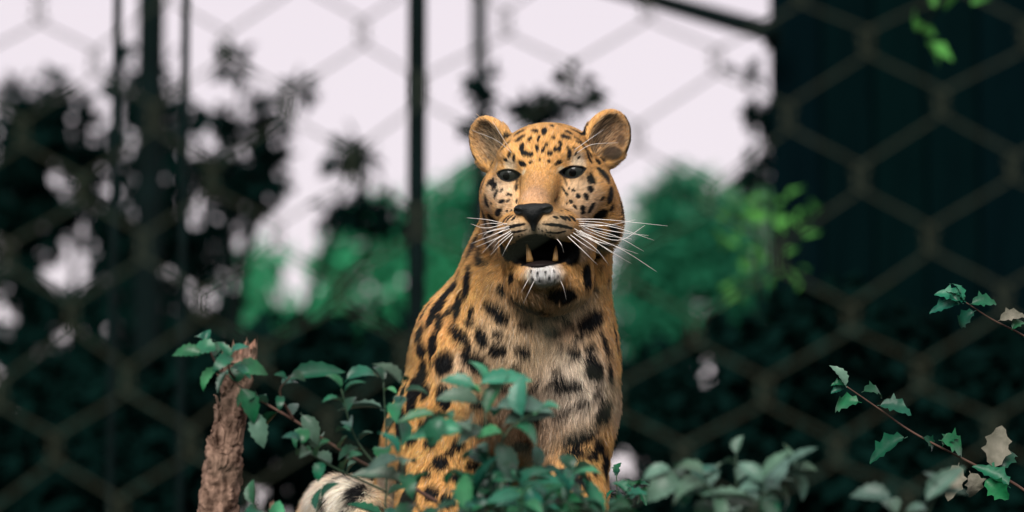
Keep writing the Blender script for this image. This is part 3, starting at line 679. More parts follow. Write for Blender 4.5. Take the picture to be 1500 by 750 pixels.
def coat(P):
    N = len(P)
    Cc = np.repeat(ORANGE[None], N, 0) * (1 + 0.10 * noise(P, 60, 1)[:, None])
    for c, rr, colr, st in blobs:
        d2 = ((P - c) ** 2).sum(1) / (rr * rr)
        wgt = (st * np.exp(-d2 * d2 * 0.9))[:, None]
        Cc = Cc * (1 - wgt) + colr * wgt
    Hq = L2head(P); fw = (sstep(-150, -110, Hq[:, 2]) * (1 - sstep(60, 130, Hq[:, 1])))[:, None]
    Cc = Cc * (1 - 0.17 * fw)          # face colour lowered to offset the stronger light on short hair
    dark = np.zeros(N); zord = np.argsort(P[:, 2]); zsrt = P[zord, 2]
    wob = 0.10 * noise(P, 420, 2) + 0.10 * noise(P, 900, 3)
    for c, U, ru, V_, rv, n in spots:
        R = max(ru, rv) * 1.5 + 0.004
        i0, i1 = np.searchsorted(zsrt, c[2] - R), np.searchsorted(zsrt, c[2] + R)
        idx = zord[i0:i1]; idx = idx[np.abs(P[idx, 0] - c[0]) < R]; idx = idx[np.abs(P[idx, 1] - c[1]) < R]
        if not len(idx): continue
        d = P[idx] - c
        e = np.sqrt((d @ U / ru) ** 2 + (d @ V_ / rv) ** 2 + (d @ n / (max(ru, rv) + 0.035)) ** 2)
        v = 1 - sstep(0.9, 1.12, e * 0.97 + wob[idx])
        dark[idx] = np.maximum(dark[idx], v)
    Hh = L2head(P)
    # lips, mouth lining, eye rims, backs of the ears
    m_ = np.minimum(ell(Hh, (0, -46, -112), (44, 60, 17)), ell(Hh, (0, -62, -106), (30, 40, 17)))
    lip = 1 - sstep(2.6, 4.6, m_ + 1.2 * wob * 4 - 2.2 * sstep(-10, 30, Hh[:, 0]) * sstep(-20, -5, -np.abs(Hh[:, 2] + 112)))
    dark = np.maximum(dark, np.maximum(lip, m_ < 2.6) * (Hh[:, 1] < 40))
    dark = np.maximum(dark, (ell(Hh, (0, -48, -108), (37, 45, 20)) < 0) * 1.0)
    corner = ell(Hh, (41, -26, -112), (12, 24, 21)); dark = np.maximum(dark, (1 - sstep(-1, 3, corner)))
    corner = ell(Hh, (-37, -34, -111), (11, 24, 18)); dark = np.maximum(dark, (1 - sstep(-1, 3, corner)))
    for s in (-1, 1):
        a_, u_, v_ = almond(Hh, s)
        rim = (1 - sstep(2.2, 3.6, a_)) * (Hh[:, 1] < 22) * (Hh[:, 1] > -40)
        tear = (1 - sstep(1.0, 2.2, np.abs(u_ + s * 14 + (v_ + 4) * 0.25 * s))) * sstep(-22, -16, v_) * (1 - sstep(-6, -2, v_)) * (Hh[:, 1] < 25)
        dark = np.maximum(dark, np.maximum(rim, tear * 0.8))
        back = (ell(Hh, EARS[0 if s < 0 else 1][0], (31, 21, 41), EARS[0 if s < 0 else 1][1]) > 0) & (Hh[:, 1] > 66) & (Hh[:, 2] > 25) & (s * Hh[:, 0] > 55)
        dark = np.maximum(dark, back * 0.85)
    for s in (1,):
        ci, R = EARS[1]
        e = ell(Hh, ci + np.array((2, 6, -20)), (15, 22, 11)); dark = np.maximum(dark, 0.95 * (1 - sstep(-2, 4, e)))
        e = ell(Hh, ci + np.array((14, 4, -3)), (8, 20, 13)); dark = np.maximum(dark, 0.75 * (1 - sstep(-3, 4, e)))
    dark = np.clip(dark, 0, 1)[:, None]
    return Cc * (1 - dark) + BLACK * dark, dark[:, 0]

# ------------------------------------------------------------------ body mesh
leo_base = LtoW(Lp(720, 1070, 4.35)); leo_base[2] = 1.19
leo = empty('leopard', leo_base)
tag(leo, 'spotted orange leopard sitting upright among leaves with its mouth slightly open', 'leopard')
def attr_mat(name, rough, spec, use_nrm=False):
    m = bpy.data.materials.new(name); m.use_nodes = True
    n = m.node_tree; b = n.nodes['Principled BSDF']
    at = n.nodes.new('ShaderNodeAttribute'); at.attribute_name = 'col'
    n.links.new(at.outputs['Color'], b.inputs['Base Color'])
    b.inputs['Roughness'].default_value = rough; b.inputs['Specular IOR Level'].default_value = spec
    if use_nrm:
        an = n.nodes.new('ShaderNodeAttribute'); an.attribute_name = 'nrm'
        n.links.new(an.outputs['Vector'], b.inputs['Normal'])
    return m
M['skin'] = attr_mat('leopard_skin', 0.8, 0.1)
M['fur'] = attr_mat('leopard_fur', 0.6, 0.09, True)
bme = mesh('body', LtoW(LV) - leo_base, LF, M['skin'])
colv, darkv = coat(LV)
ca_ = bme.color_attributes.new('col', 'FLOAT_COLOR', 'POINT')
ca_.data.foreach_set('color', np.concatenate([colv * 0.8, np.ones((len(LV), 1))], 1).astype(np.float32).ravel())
body = obj('body', bme, leo)

# ------------------------------------------------------------------ fur
p0, p1, p2 = LV[tri[:, 0]], LV[tri[:, 1]], LV[tri[:, 2]]
cr_ = np.cross(p1 - p0, p2 - p0); area = np.linalg.norm(cr_, axis=1) / 2
fn = cr_ / (2 * area[:, None] + 1e-15)
vn = np.zeros_like(LV)
for k in range(3):
    for a in range(3): vn[:, a] += np.bincount(tri[:, k], cr_[:, a], len(LV))
vn /= np.linalg.norm(vn, axis=1)[:, None] + 1e-15
tc = (p0 + p1 + p2) / 3
view = tc / np.linalg.norm(tc, axis=1)[:, None]
facing = -(fn * view).sum(1)
pyc = 375 - tc[:, 2] / (tc[:, 1] * K)
Hc = L2head(tc)
isface = (Hc[:, 1] < 60) & (Hc[:, 2] > -150)
dens = np.where(facing > -0.2, 0.75, 0.10)
dens = np.where(isface & (facing > -0.3), 1.7, dens)
dens = np.where((pyc > 770) | (tc[:, 1] > 4.75), 0.14, dens)
lam = area * 1e6 * dens
NH = int(lam.sum())
ti = rng.choice(len(tri), NH, p=lam / lam.sum())
u = rng.uniform(size=(NH, 1)); v = rng.uniform(size=(NH, 1)); fl = u + v > 1; u = np.where(fl, 1 - u, u); v = np.where(fl, 1 - v, v)
RP = p0[ti] * (1 - u - v) + p1[ti] * u + p2[ti] * v
RN = vn[tri[ti, 0]] * (1 - u - v) + vn[tri[ti, 1]] * u + vn[tri[ti, 2]] * v
RN /= np.linalg.norm(RN, axis=1)[:, None]
Hh = L2head(RP)
mo = np.minimum(ell(Hh, (0, -46, -112), (44, 60, 17)), ell(Hh, (0, -62, -106), (30, 40, 17)))
nosed = ell(Hh, (0, -88, -57), (25, 14, 15))
keep = (mo > 1.5) & (nosed > 0)
for s in (-1, 1):
    a_, u_, v_ = almond(Hh, s)
    keep &= ~((a_ < 1.6) & (Hh[:, 1] < 30))
earin = np.zeros(NH, bool)
for ci, R in EARS:
    earin |= (ell(Hh, ci, (27.5, 18.5, 36.5), R) < 0.8) & (Hh[:, 2] > 18)
keep &= ~(earin & (rng.uniform(size=NH) < 0.45))
RP, RN, Hh, earin, mo = RP[keep], RN[keep], Hh[keep], earin[keep], mo[keep]
NH = len(RP)
dn = np.linalg.norm(Hh - np.array((0, -78, -58)), axis=1)
length = 2.6 + 7.5 * sstep(30, 150, dn)
length += 12 * sstep(-35, -110, Hh[:, 2]) * sstep(10, 70, Hh[:, 1])
ishead = (Hh[:, 2] > -150) & (Hh[:, 1] < 150)
bodyw = np.clip(sstep(-105, -165, Hh[:, 2]) + sstep(95, 150, Hh[:, 1]), 0, 1) * sstep(-75, -45, Hh[:, 1])
pxr = RP[:, 0] / (RP[:, 1] * K) + 750; pyr = 375 - RP[:, 2] / (RP[:, 1] * K)
bl = 17 + 13 * np.exp(-((pxr - 800) / 90) ** 2 - ((pyr - 560) / 120) ** 2) - 7 * sstep(680, 800, pyr)
length = length * (1 - bodyw) + bl * bodyw
length = np.where((pxr < 545) & (pyr > 680), 36, length)
chin = np.exp(-((Hh[:, 0]) / 34) ** 2 - ((Hh[:, 1] + 50) / 30) ** 2 - ((Hh[:, 2] + 148) / 20) ** 2)
length = length * (1 - chin) + 11 * chin
for s in (-1, 1):
    a_, u_, v_ = almond(Hh, s)
    length = np.where(Hh[:, 1] < 30, np.minimum(length, 1.8 + np.maximum(a_, 0) * 0.35), length)
isear = (Hh[:, 2] > 22) & (np.abs(Hh[:, 0]) > 62)
length = np.where(isear & ~earin, 6.0, length)
length = np.where(mo < 8, np.minimum(length, 5), length)
# flow of the coat
away = Hh - np.array((0, -95, -66)); away[:, 1] *= 1.0
away /= np.linalg.norm(away, axis=1)[:, None]
awL = np.stack([(away[:, 0]) * _ct + away[:, 1] * _st, -away[:, 0] * _st + away[:, 1] * _ct, away[:, 2]], -1)
down = np.tile(np.array((0.0, 0.0, -1.0)), (NH, 1)); down[:, 0] += np.clip((pxr - 790) / 500, -0.35, 0.35); 
flow = awL * (1 - bodyw[:, None]) + down * bodyw[:, None]
flow = flow * (1 - chin[:, None]) + np.array((0, -0.15, -1.0)) * chin[:, None]
flow = np.where((isear & ~earin)[:, None], np.array((0, 0.2, 1.0)), flow)
# tufts that sweep across the ear cups
medial = np.where(Hh[:, :1] > 0, np.array((0.75, -0.2, 0.65)), np.array((-0.75, -0.2, 0.65)))
flow = np.where(earin[:, None], medial, flow)
length = np.where(earin, 6 + 18 * rng.uniform(size=NH) ** 1.5 * (np.abs(Hh[:, 0]) < 88), length)
cl = np.stack([noise(RP, 150, 4), noise(RP, 150, 5), noise(RP, 150, 6)], -1) * 0.22 + np.stack([noise(RP, 420, 7), noise(RP, 420, 8), noise(RP, 420, 9)], -1) * 0.2
flow = flow + cl * (0.35 + 1.0 * bodyw[:, None]) + rng.normal(0, 0.10, (NH, 3)) + rng.normal(0, 0.10, (NH, 3)) * bodyw[:, None]
T = flow - RN * (flow * RN).sum(1)[:, None]
T /= np.linalg.norm(T, axis=1)[:, None] + 1e-9
Lh = (length * rng.uniform(0.72, 1.15, NH) / 1000)[:, None]
al = np.radians(rng.normal(28, 8, NH) + (3 + 8 * noise(RP, 260, 10)) * bodyw)[:, None]
al = np.where(earin[:, None], np.radians(30), al)
S = np.array([0, 0.33, 0.68, 1.0])
PT = np.stack([RP + Lh * (T * np.cos(al) * s + RN * (np.sin(al) * (s - 0.42 * s * s))) + np.array((0, 0, -0.10)) * Lh * s * s * bodyw[:, None] for s in S], 1)
jt = (T * Lh * rng.normal(0, 0.07, (NH, 1)))
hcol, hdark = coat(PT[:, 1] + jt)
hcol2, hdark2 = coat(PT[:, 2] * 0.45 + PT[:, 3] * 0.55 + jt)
jit = rng.uniform(0.62, 1.28, (NH, 1)) * (1 + 0.16 * noise(RP * np.array((1, 1, 0.3)), 900, 11)[:, None])
pale = (rng.uniform(size=NH) < 0.06) & (hdark < 0.3)
dk_ear = earin & (rng.uniform(size=NH) < 0.55)
def tint(c, dk):
    c = c * np.where(dk[:, None] > 0.5, 1, jit)
    pl = pale & (dk < 0.3); c[pl] = c[pl] * 0.5 + np.array((0.85, 0.76, 0.62)) * 0.5
    c[earin] = np.where(dk[earin][:, None] > 0.5, c[earin] * 2.0, c[earin] * 0.5 + np.array((0.72, 0.56, 0.36)) * 0.5)
    c[dk_ear] = np.array((0.12, 0.085, 0.06)) * jit[dk_ear]
    return np.clip(c, 0.004, 0.93)
hcol, hcol2 = tint(hcol, hdark), tint(hcol2, hdark2)
length[dk_ear] = np.minimum(length[dk_ear], 7)
fc = bpy.data.hair_curves.new('fur')
fc.add_curves([4] * NH)
fc.attributes['position'].data.foreach_set('vector', (LtoW(PT.reshape(-1, 3)) - leo_base).astype(np.float32).ravel())
rad = (0.00021 + 0.00017 * bodyw)[:, None] * np.array([1.0, 0.95, 0.7, 0.15]) * np.where(earin, 0.75, 1.0)[:, None]
ra = fc.attributes.get('radius') or fc.attributes.new('radius', 'FLOAT', 'POINT')
ra.data.foreach_set('value', rad.astype(np.float32).ravel())
pc = np.stack([hcol * 0.84, hcol * 0.97, hcol * 0.5 + hcol2 * 0.55, hcol2 * 1.08], 1)          # each hair is darker at its root
ac = fc.attributes.new('col', 'FLOAT_COLOR', 'POINT'); ac.data.foreach_set('color', np.concatenate([pc, np.ones((NH, 4, 1))], 2).astype(np.float32).ravel())
nw = (RN * 0.75 + T * 0.25 + rng.normal(0, 0.12, (NH, 3))); nw = nw @ RX.T; nw /= np.linalg.norm(nw, axis=1)[:, None]
an_ = fc.attributes.new('nrm', 'FLOAT_VECTOR', 'CURVE'); an_.data.foreach_set('vector', nw.astype(np.float32).ravel())
fc.materials.append(M['fur'])
fur = obj('fur', fc, leo)
print('hairs', NH, 'body verts', len(LV), 'spots', len(spots), 'fence fit', res_fit)

# ------------------------------------------------------------------ eyes, nose, teeth, tongue, whiskers
M['eye'] = mat('eye', (0.012, 0.015, 0.014), 0.15, 0.18, (0.010, 0.012, 0.011), 300)
M['iris'] = mat('iris', (0.018, 0.022, 0.019), 0.14, 0.18, (0.012, 0.015, 0.013), 500)
M['pupil'] = mat('pupil', (0.002, 0.002, 0.002), 0.1, 0.2, (0.002, 0.002, 0.002), 50)
M['nose'] = mat('nose_leather', (0.006, 0.0075, 0.008), 0.5, 0.22, (0.004, 0.005, 0.005), 500, 4, 0.25)
M['tooth'] = mat('tooth', (0.34, 0.20, 0.07), 0.4, 0.3, (0.22, 0.12, 0.04), 120)
M['tongue'] = mat('tongue', (0.012, 0.008, 0.008), 0.6, 0.15, (0.008, 0.005, 0.005), 200)
M['whisker'] = mat('whisker', (0.85, 0.82, 0.78), 0.4, 0.3, (0.75, 0.72, 0.68), 20)
def ball(c, r, nu=28, nv=18, squash=(1, 1, 1)):
    V = [(0, 0, 1)] + [(math.sin(math.pi * i / nv) * math.cos(2 * math.pi * j / nu), math.sin(math.pi * i / nv) * math.sin(2 * math.pi * j / nu), math.cos(math.pi * i / nv)) for i in range(1, nv) for j in range(nu)] + [(0, 0, -1)]
    F = [(0, 1 + j, 1 + (j + 1) % nu) for j in range(nu)]
    for i in range(nv - 2):
        for j in range(nu): F.append((1 + i * nu + j, 1 + (i + 1) * nu + j, 1 + (i + 1) * nu + (j + 1) % nu, 1 + i * nu + (j + 1) % nu))
    k = 1 + (nv - 2) * nu; F += [(k + j, len(V) - 1, k + (j + 1) % nu) for j in range(nu)]
    return np.array(V) * np.array(squash) * r + np.array(c), F
def cap_on_sphere(c, r, d, ang, nu=24, nv=5):
    """spherical cap of radius r round direction d (head frame)"""
    d = np.array(d, float); d /= np.linalg.norm(d); a = np.cross(d, (0, 0, 1)); a /= np.linalg.norm(a); b = np.cross(d, a)
    V = [d * r]
    for i in range(1, nv + 1):
        t = ang * i / nv
        for j in range(nu):
            p = 2 * math.pi * j / nu; V.append(r * (d * math.cos(t) + (a * math.cos(p) + b * math.sin(p)) * math.sin(t)))
    F = [(0, 1 + (j + 1) % nu, 1 + j) for j in range(nu)]
    for i in range(nv - 1):
        for j in range(nu): F.append((1 + i * nu + j, 1 + i * nu + (j + 1) % nu, 1 + (i + 1) * nu + (j + 1) % nu, 1 + (i + 1) * nu + j))
    return np.array(V) + np.array(c), F
for s, e in zip((-1, 1), EY):
    c = np.array(e, float)
    V, F = ball(c, 17.2); ey = part('eye', LtoW(head2L(V)), F, M['eye'], leo)
    gd = np.array((-0.10 + 0.10 * s, -1.0, -0.10))
    V, F = cap_on_sphere(c, 17.45, gd, 0.72); V = LtoW(head2L(V)); o = obj('iris', mesh('iris', V - leo_base, F, M['iris']), ey)
    V, F = cap_on_sphere(c, 17.65, gd, 0.30); V = LtoW(head2L(V)); o = obj('pupil', mesh('pupil', V - leo_base, F, M['pupil']), ey)
# nose pad: a wide top, tapering to the lip, with two nostrils
nxs = np.arange(-34, 34, 1.1, dtype=np.float32); nys = np.arange(-112, -62, 1.1, dtype=np.float32); nzs = np.arange(-86, -34, 1.1, dtype=np.float32)
X, Y, Z = np.meshgrid(nxs, nys, nzs, indexing='ij'); Q = np.stack([X, Y, Z], -1)
nd = ell(Q, (0, -82, -52), (26, 14, 8.5))
nd = smin(nd, ell(Q, (0, -86, -58), (14, 11.5, 12)), 6)
nd = smin(nd, cone(Q, (0, -88, -60), (0, -86, -80), 8.5, 3), 5)
for s in (-1, 1):
    nd = smin(nd, ell(Q, (s * 19, -82, -53), (8, 11, 7)), 4)
    nd = smax(nd, -cone(Q, (s * 13, -98, -57), (s * 24, -88, -54), 2.6, 3.2), 2)
nd = smax(nd, -cone(Q, (0, -100, -52), (0, -98, -84), 0.8, 1.6), 3)
NV, NF = surface_nets(nd, nxs, nys, nzs); NV = smooth_mesh(NV.astype(float), NF, 1)
part('nose', LtoW(head2L(NV)), NF, M['nose'], leo)
for (px, py, h_, r_, tilt) in ((776.5, 377, 0.0185, 0.0052, -5), (813.5, 376, 0.015, 0.0043, 1)):
    b = Lp(px, py, 3.943); t = b + np.array((tilt * 0.001, 0.004, h_))
    pth = catmull([b - np.array((0, 0, 0.006)), b * 0.5 + t * 0.5 + np.array((0, -0.002, 0)), t], 4)
    V, F = tube(LtoW(pth), np.linspace(1, 0.25, len(pth)) * r_, 10); part('canine_tooth', V, F, M['tooth'], leo)
V, F = ball((0, -34, -130), 1, 20, 12, (24, 34, 7)); part('tongue', LtoW(head2L(V)), F, M['tongue'], leo)
WH = [((842, 321), (890, 322), (978, 331)), ((846, 327), (900, 333), (958, 352)), ((848, 329), (905, 340), (950, 345)), ((850, 333), (900, 345), (943, 368)), ((846, 337), (895, 358), (935, 372)), ((850, 340), (910, 365), (962, 398)), ((842, 338), (885, 362), (912, 378)),
      ((838, 340), (870, 362), (892, 388)), ((834, 343), (858, 360), (878, 372)), ((830, 345), (855, 368), (875, 388)), ((846, 331), (890, 330), (930, 322)), ((851, 335), (905, 352), (945, 330)), ((815, 349), (822, 358), (826, 370)), ((846, 324), (880, 326), (915, 334)), ((843, 342), (880, 355), (900, 358)), ((849, 329), (885, 344), (925, 350)), ((840, 334), (870, 352), (895, 360)), ((848, 336), (890, 366), (925, 386)),
      ((748, 331), (722, 337), (700, 344)), ((748, 334), (720, 345), (690, 357)), ((750, 337), (725, 350), (697, 362)), ((746, 340), (725, 352), (705, 372)), ((752, 341), (735, 356), (718, 374)), ((742, 330), (720, 327), (702, 330)), ((744, 329), (715, 322), (684, 319)), ((752, 345), (742, 362), (735, 376)), ((747, 333), (715, 340), (706, 350)), ((740, 336), (718, 346), (702, 352)), ((750, 339), (730, 355), (722, 366)), ((744, 327), (712, 334), (690, 328)),
      ((752, 226), (728, 206), (692, 191)), ((750, 222), (735, 200), (722, 178)), ((838, 222), (862, 205), (884, 190)), ((842, 226), (866, 212), (905, 209)), ((784, 408), (776, 425), (766, 446)), ((818, 406), (825, 420), (830, 440)), ((776, 405), (768, 420), (762, 430))]
for k, (a, b, c) in enumerate(WH):
    q, n = hit(*a)
    if q is None: continue
    d0 = q[1]
    if d0 > 4.08: d0 = 3.95
    A_ = Lp(*a, d0 + 0.002); B_ = Lp(*b, d0 - 0.012); C_ = Lp(*c, d0 + 0.004)
    pth = catmull([A_, B_, C_], 6)
    V, F = tube(LtoW(pth), np.linspace(0.00055, 0.00016, len(pth)) * (0.75 if k > 29 else 1.0), 5); part('whisker', V, F, M['whisker'], leo)
# ================================================================== broken branch stump
def stump(name, label, pts, radii, torn=True, seed=0):
    r = np.random.default_rng(seed)
    P = catmull([Wp(*p) for p in pts], 40); n = 44
    R = np.interp(np.linspace(0, 1, len(P)), np.linspace(0, 1, len(radii)), radii)
    V, F = tube(P, R, n, cap=False)
    m_ = len(P)
    nz = noise(V, 55, 1) * 0.12 + noise(V, 170, 2) * 0.10 - 0.16 * np.clip(1 - np.abs(noise(V * np.array([1, 1, 0.45]), 330, 3)) * 3, 0, 1) + 0.05 * noise(V, 900, 4)
    C = np.repeat(P, n, 0); V = C + (V - C) * (1 + nz)[:, None]
    if torn:
        top = V[-n:]; j = np.arange(n)
        V[-n:, 2] += (0.3 + 0.7 * (top[:, 0] - top[:, 0].min()) / np.ptp(top[:, 0])) * 0.022 * (R[-1] / 0.0215) + (0.006 * np.sin(j * 0.9) + 0.009 * np.sin(j * 2.3 + 1)) * (R[-1] / 0.0215)
    root = empty(name, P[0]); tag(root, label, 'tree stump')
    part('bark', V, F, M['bark'], root)
    # torn wood inside the broken end, set a little below the bark rim
    T = V[-n:] * 0.88 + V[-n:].mean(0) * 0.12 - np.array([0, 0, 0.004])
    Bm = V[-n:].mean(0) - np.array([0, 0, 0.012])
    VV = np.vstack([T, Bm[None]]); FF = [(j, (j + 1) % n, n) for j in range(n)]
    part('torn_wood', VV, FF, M['wood'], root)
    # flakes of loose bark
    for q in range(26 if R[-1] > 0.01 else 4):
        i = r.integers(int(m_ * 0.45), m_ - 14); a = r.uniform(-2.9, -0.2); d = np.array([math.cos(a), math.sin(a), 0]); tn = np.array([-d[1], d[0], 0])
        w_, h_ = r.uniform(0.004, 0.009) * R[i] / 0.024, r.uniform(0.006, 0.016); c = P[i] + d * R[i] * 1.04
        g = [c + tn * (u * w_ * r.uniform(0.6, 1.2)) + np.array([0, 0, v * h_ * r.uniform(0.7, 1.1)]) + d * (0.0035 * r.uniform(0.2, 1) * (v + 1) - 0.001) for (u, v) in ((-1, -0.7), (0, -1.1), (1, -0.6), (1.1, 0.5), (0.1, 1.0), (-0.9, 0.6))]
        VV = np.array(g + [x - d * 0.0025 for x in g]); FF = [(0, 1, 2, 3, 4, 5), (11, 10, 9, 8, 7, 6)] + [(k, k + 6, (k + 1) % 6 + 6, (k + 1) % 6) for k in range(6)]
        part('bark_flake', VV, FF, M['bark'], root, False)
    return root
stump('broken_branch', 'upright broken brown branch with flaking bark and torn top',
      [(300, 1180, 3.72), (312, 900, 3.72), (318, 750, 3.72), (332, 640, 3.72), (343, 575, 3.72), (350, 525, 3.72)], [0.036, 0.031, 0.0265, 0.0240, 0.0205, 0.0195, 0.0215], seed=1)
stump('broken_branch', 'short pointed brown stub low beside the larger broken branch', [(405, 1150, 3.74), (402, 850, 3.74), (398, 738, 3.74)], [0.012, 0.009, 0.004], seed=2)

# ================================================================== sprigs with single leaves
def leaf_mesh(name, L, Wd, teeth, spine, curl, cup, m, seed):
    r = np.random.default_rng(seed); n = 11
    t = np.linspace(0, 1, n + 1)
    prof = np.sin(np.pi * np.clip(t, 0, 1) ** 0.85) ** 0.8
    V = []; 
    for i, tt in enumerate(t):
        w = prof[i] * Wd / 2
        if teeth and 0 < i < n: w *= (1.0 + spine * ((1.1 if i % 3 == 1 else -0.55) if spine > 0.15 else (1 if i % 2 else -1)))
        w = max(w, 0.0004)
        th = curl * 2.0; x = L * math.sin(th * tt) / th; z = -L * (1 - math.cos(th * tt)) / th + 0.05 * L * math.sin(3.1 * tt + seed)
        wav = spine * 0.5 * Wd * (1 if i % 2 else -1) * 0.35
        V += [(x, -w, z + cup * w + wav), (x, -w * 0.5, z + cup * w * 0.25), (x, 0, z), (x, w * 0.5, z + cup * w * 0.25), (x, w, z + cup * w - wav)]
    F = [(i * 5 + j, (i + 1) * 5 + j, (i + 1) * 5 + j + 1, i * 5 + j + 1) for i in range(n) for j in range(4)]
    # short stalk
    V = np.array(V) + np.array([0.004, 0, 0]); k = len(V)
    V = np.vstack([V, [(0, 0.0006, 0), (0, -0.0006, 0), (0, 0, 0.0009)], [(0.006, 0.0006, 0), (0.006, -0.0006, 0), (0.006, 0, 0.0009)]])
    F += [(k, k + 1, k + 4, k + 3), (k + 1, k + 2, k + 5, k + 4), (k + 2, k, k + 3, k + 5)]
    return mesh(name, V, F, m)
LEAF = {}
for kind, mm, L, Wd, te, sp in (('holly', 'holly', 0.042, 0.024, True, 0.26), ('shrub', 'shrub', 0.043, 0.021, True, 0.09), ('mint', 'mint', 0.043, 0.021, True, 0.09), ('grey', 'shrub_grey', 0.045, 0.022, True, 0.09), ('dead', 'leaf_dead', 0.05, 0.026, True, 0.22)):
    LEAF[kind] = [leaf_mesh('leaf', L * f, Wd * f2, te, sp, cu, cp, M[mm], s) for s, (f, f2, cu, cp) in enumerate(((0.95, 1, 0.35, 0.5), (0.8, 1.1, 0.75, 0.35), (1.1, 0.9, 0.25, 0.75), (0.95, 0.85, 1.0, 0.45), (0.6, 0.75, 0.5, 0.8)))]
prng = np.random.default_rng(21)
def place_leaf(root, kind, P, d, up, s=1.0, var=None):
    d = np.array(d, float); d /= np.linalg.norm(d); up = np.array(up, float); y = np.cross(up, d); y /= np.linalg.norm(y) + 1e-9; z = np.cross(d, y)
    me = LEAF[kind][prng.integers(0, 5) if var is None else var]
    o = obj('leaf', me, root)
    Mx = Matrix(((d[0], y[0], z[0]), (d[1], y[1], z[1]), (d[2], y[2], z[2]))).to_4x4() @ Matrix.Scale(float(s), 4)
    Mx.translation = Vector([float(q) for q in (np.array(P) - np.array(root.location))])
    o.matrix_local = Mx
    return o
def sprig(name, label, cat, stems, kind, leaves, size=1.0, group=None, r0=0.0022, stemm='twig', extra=(), droop=0.2):
    """stems: lists of (px, py, depth) from the base; leaves per stem spread over its visible part"""
    root = empty(name, Wp(*stems[0][0])); tag(root, label, cat, group)
    for k, st in enumerate(stems):
        P = catmull([Wp(*q) for q in st], 8)
        V, F = tube(P, np.linspace(r0 if k == 0 else r0 * 0.75, r0 * 0.3, len(P)), 6); part('stem', V, F, M[stemm], root)
        n = leaves[k] if isinstance(leaves, (list, tuple)) else leaves
        for i in range(n):
            t = 0.30 + 0.70 * (i + 0.5) / n if len(st) > 2 else 0.15 + 0.85 * (i + 0.5) / n
            f = min(t, 0.999) * (len(P) - 1); a = int(f); p = P[a] + (P[min(a + 1, len(P) - 1)] - P[a]) * (f - a)
            tg = P[min(a + 1, len(P) - 1)] - P[max(a - 1, 0)]; tg /= np.linalg.norm(tg) + 1e-9
            phi = i * 2.4 + k + prng.uniform(-0.5, 0.5)
            s1 = np.cross(tg, (0.1, 1, 0.05)); s1 /= np.linalg.norm(s1); s2 = np.cross(tg, s1)
            dr = (s1 * math.cos(phi) + s2 * math.sin(phi)) * 1.0 + tg * prng.uniform(0.3, 0.9) + np.array([0, 0, prng.uniform(-droop, 0.15)])
            up = np.array([prng.normal(0, 0.45), -0.55 + prng.normal(0, 0.35), 1.0]) + tg * 0.3
            kd = kind if prng.uniform() > 0.2 else {'shrub': 'mint' if prng.uniform() < 0.5 else 'grey', 'grey': 'shrub', 'mint': 'grey'}.get(kind, kind)
            place_leaf(root, kd, p, dr, up, size * prng.uniform(0.75, 1.2) * (0.75 if t > 0.93 else 1))
        tp = P[-1]; tg = P[-1] - P[-3]
        place_leaf(root, kind, tp, tg + prng.normal(0, 0.002, 3), (prng.normal(0, 0.4), -0.6, 0.8), size * 0.8)
    for (px, py, Y, ang, kd, s, var) in extra:
        a = math.radians(ang); place_leaf(root, kd, Wp(px, py, Y), (math.cos(a), prng.uniform(-0.35, 0.1), math.sin(a)), (prng.normal(0, 0.3), -0.9, 0.7), s, var)
    return root
# plants in front of the leopard
for (label, stems, n) in [
    ('bushy leafy shrub low under the leopard chest, between both forelegs', [[(745, 1200, 3.38), (742, 950, 3.38), (744, 820, 3.38), (735, 735, 3.36)], [(744, 830, 3.38), (775, 770, 3.36), (800, 740, 3.34)], [(743, 830, 3.38), (705, 775, 3.36), (675, 745, 3.34)], [(744, 840, 3.38), (760, 760, 3.30), (765, 725, 3.28)]], [10, 9, 9, 8]),
    ('bushy leafy shrub low before the right foreleg, dark glossy leaves', [[(845, 1200, 3.44), (842, 950, 3.44), (838, 820, 3.44), (832, 732, 3.42)], [(838, 830, 3.44), (870, 770, 3.42), (895, 745, 3.4)], [(838, 830, 3.44), (805, 780, 3.42), (790, 742, 3.4)]], [10, 8, 9])]:
    sprig('leafy_shrub', label, 'shrub', stems, 'shrub', n, 1.15, 'leafy shrubs below the leopard')
sprig('leafy_shrub', 'tallest upright leafy shoot in front of the leopard chest', 'shrub', [[(728, 1180, 3.42), (722, 900, 3.42), (718, 700, 3.42), (706, 560, 3.42)], [(719, 690, 3.42), (745, 630, 3.4), (790, 600, 3.38)], [(717, 640, 3.42), (680, 615, 3.4), (640, 610, 3.39)]],
      'mint', [9, 4, 3], 1.15, 'leafy shrubs below the leopard',
      extra=[(722, 600, 3.41, 8, 'grey', 1.4, 2), (735, 625, 3.41, 22, 'grey', 1.3, 2), (700, 575, 3.42, 150, 'mint', 1.1, 0), (700, 565, 3.42, 15, 'mint', 1.3, 2), (690, 635, 3.4, 175, 'mint', 1.5, 2), (725, 645, 3.41, -60, 'grey', 1.2, 0), (705, 590, 3.41, 165, 'grey', 1.2, 0), (715, 610, 3.42, 75, 'mint', 1.2, 2)])
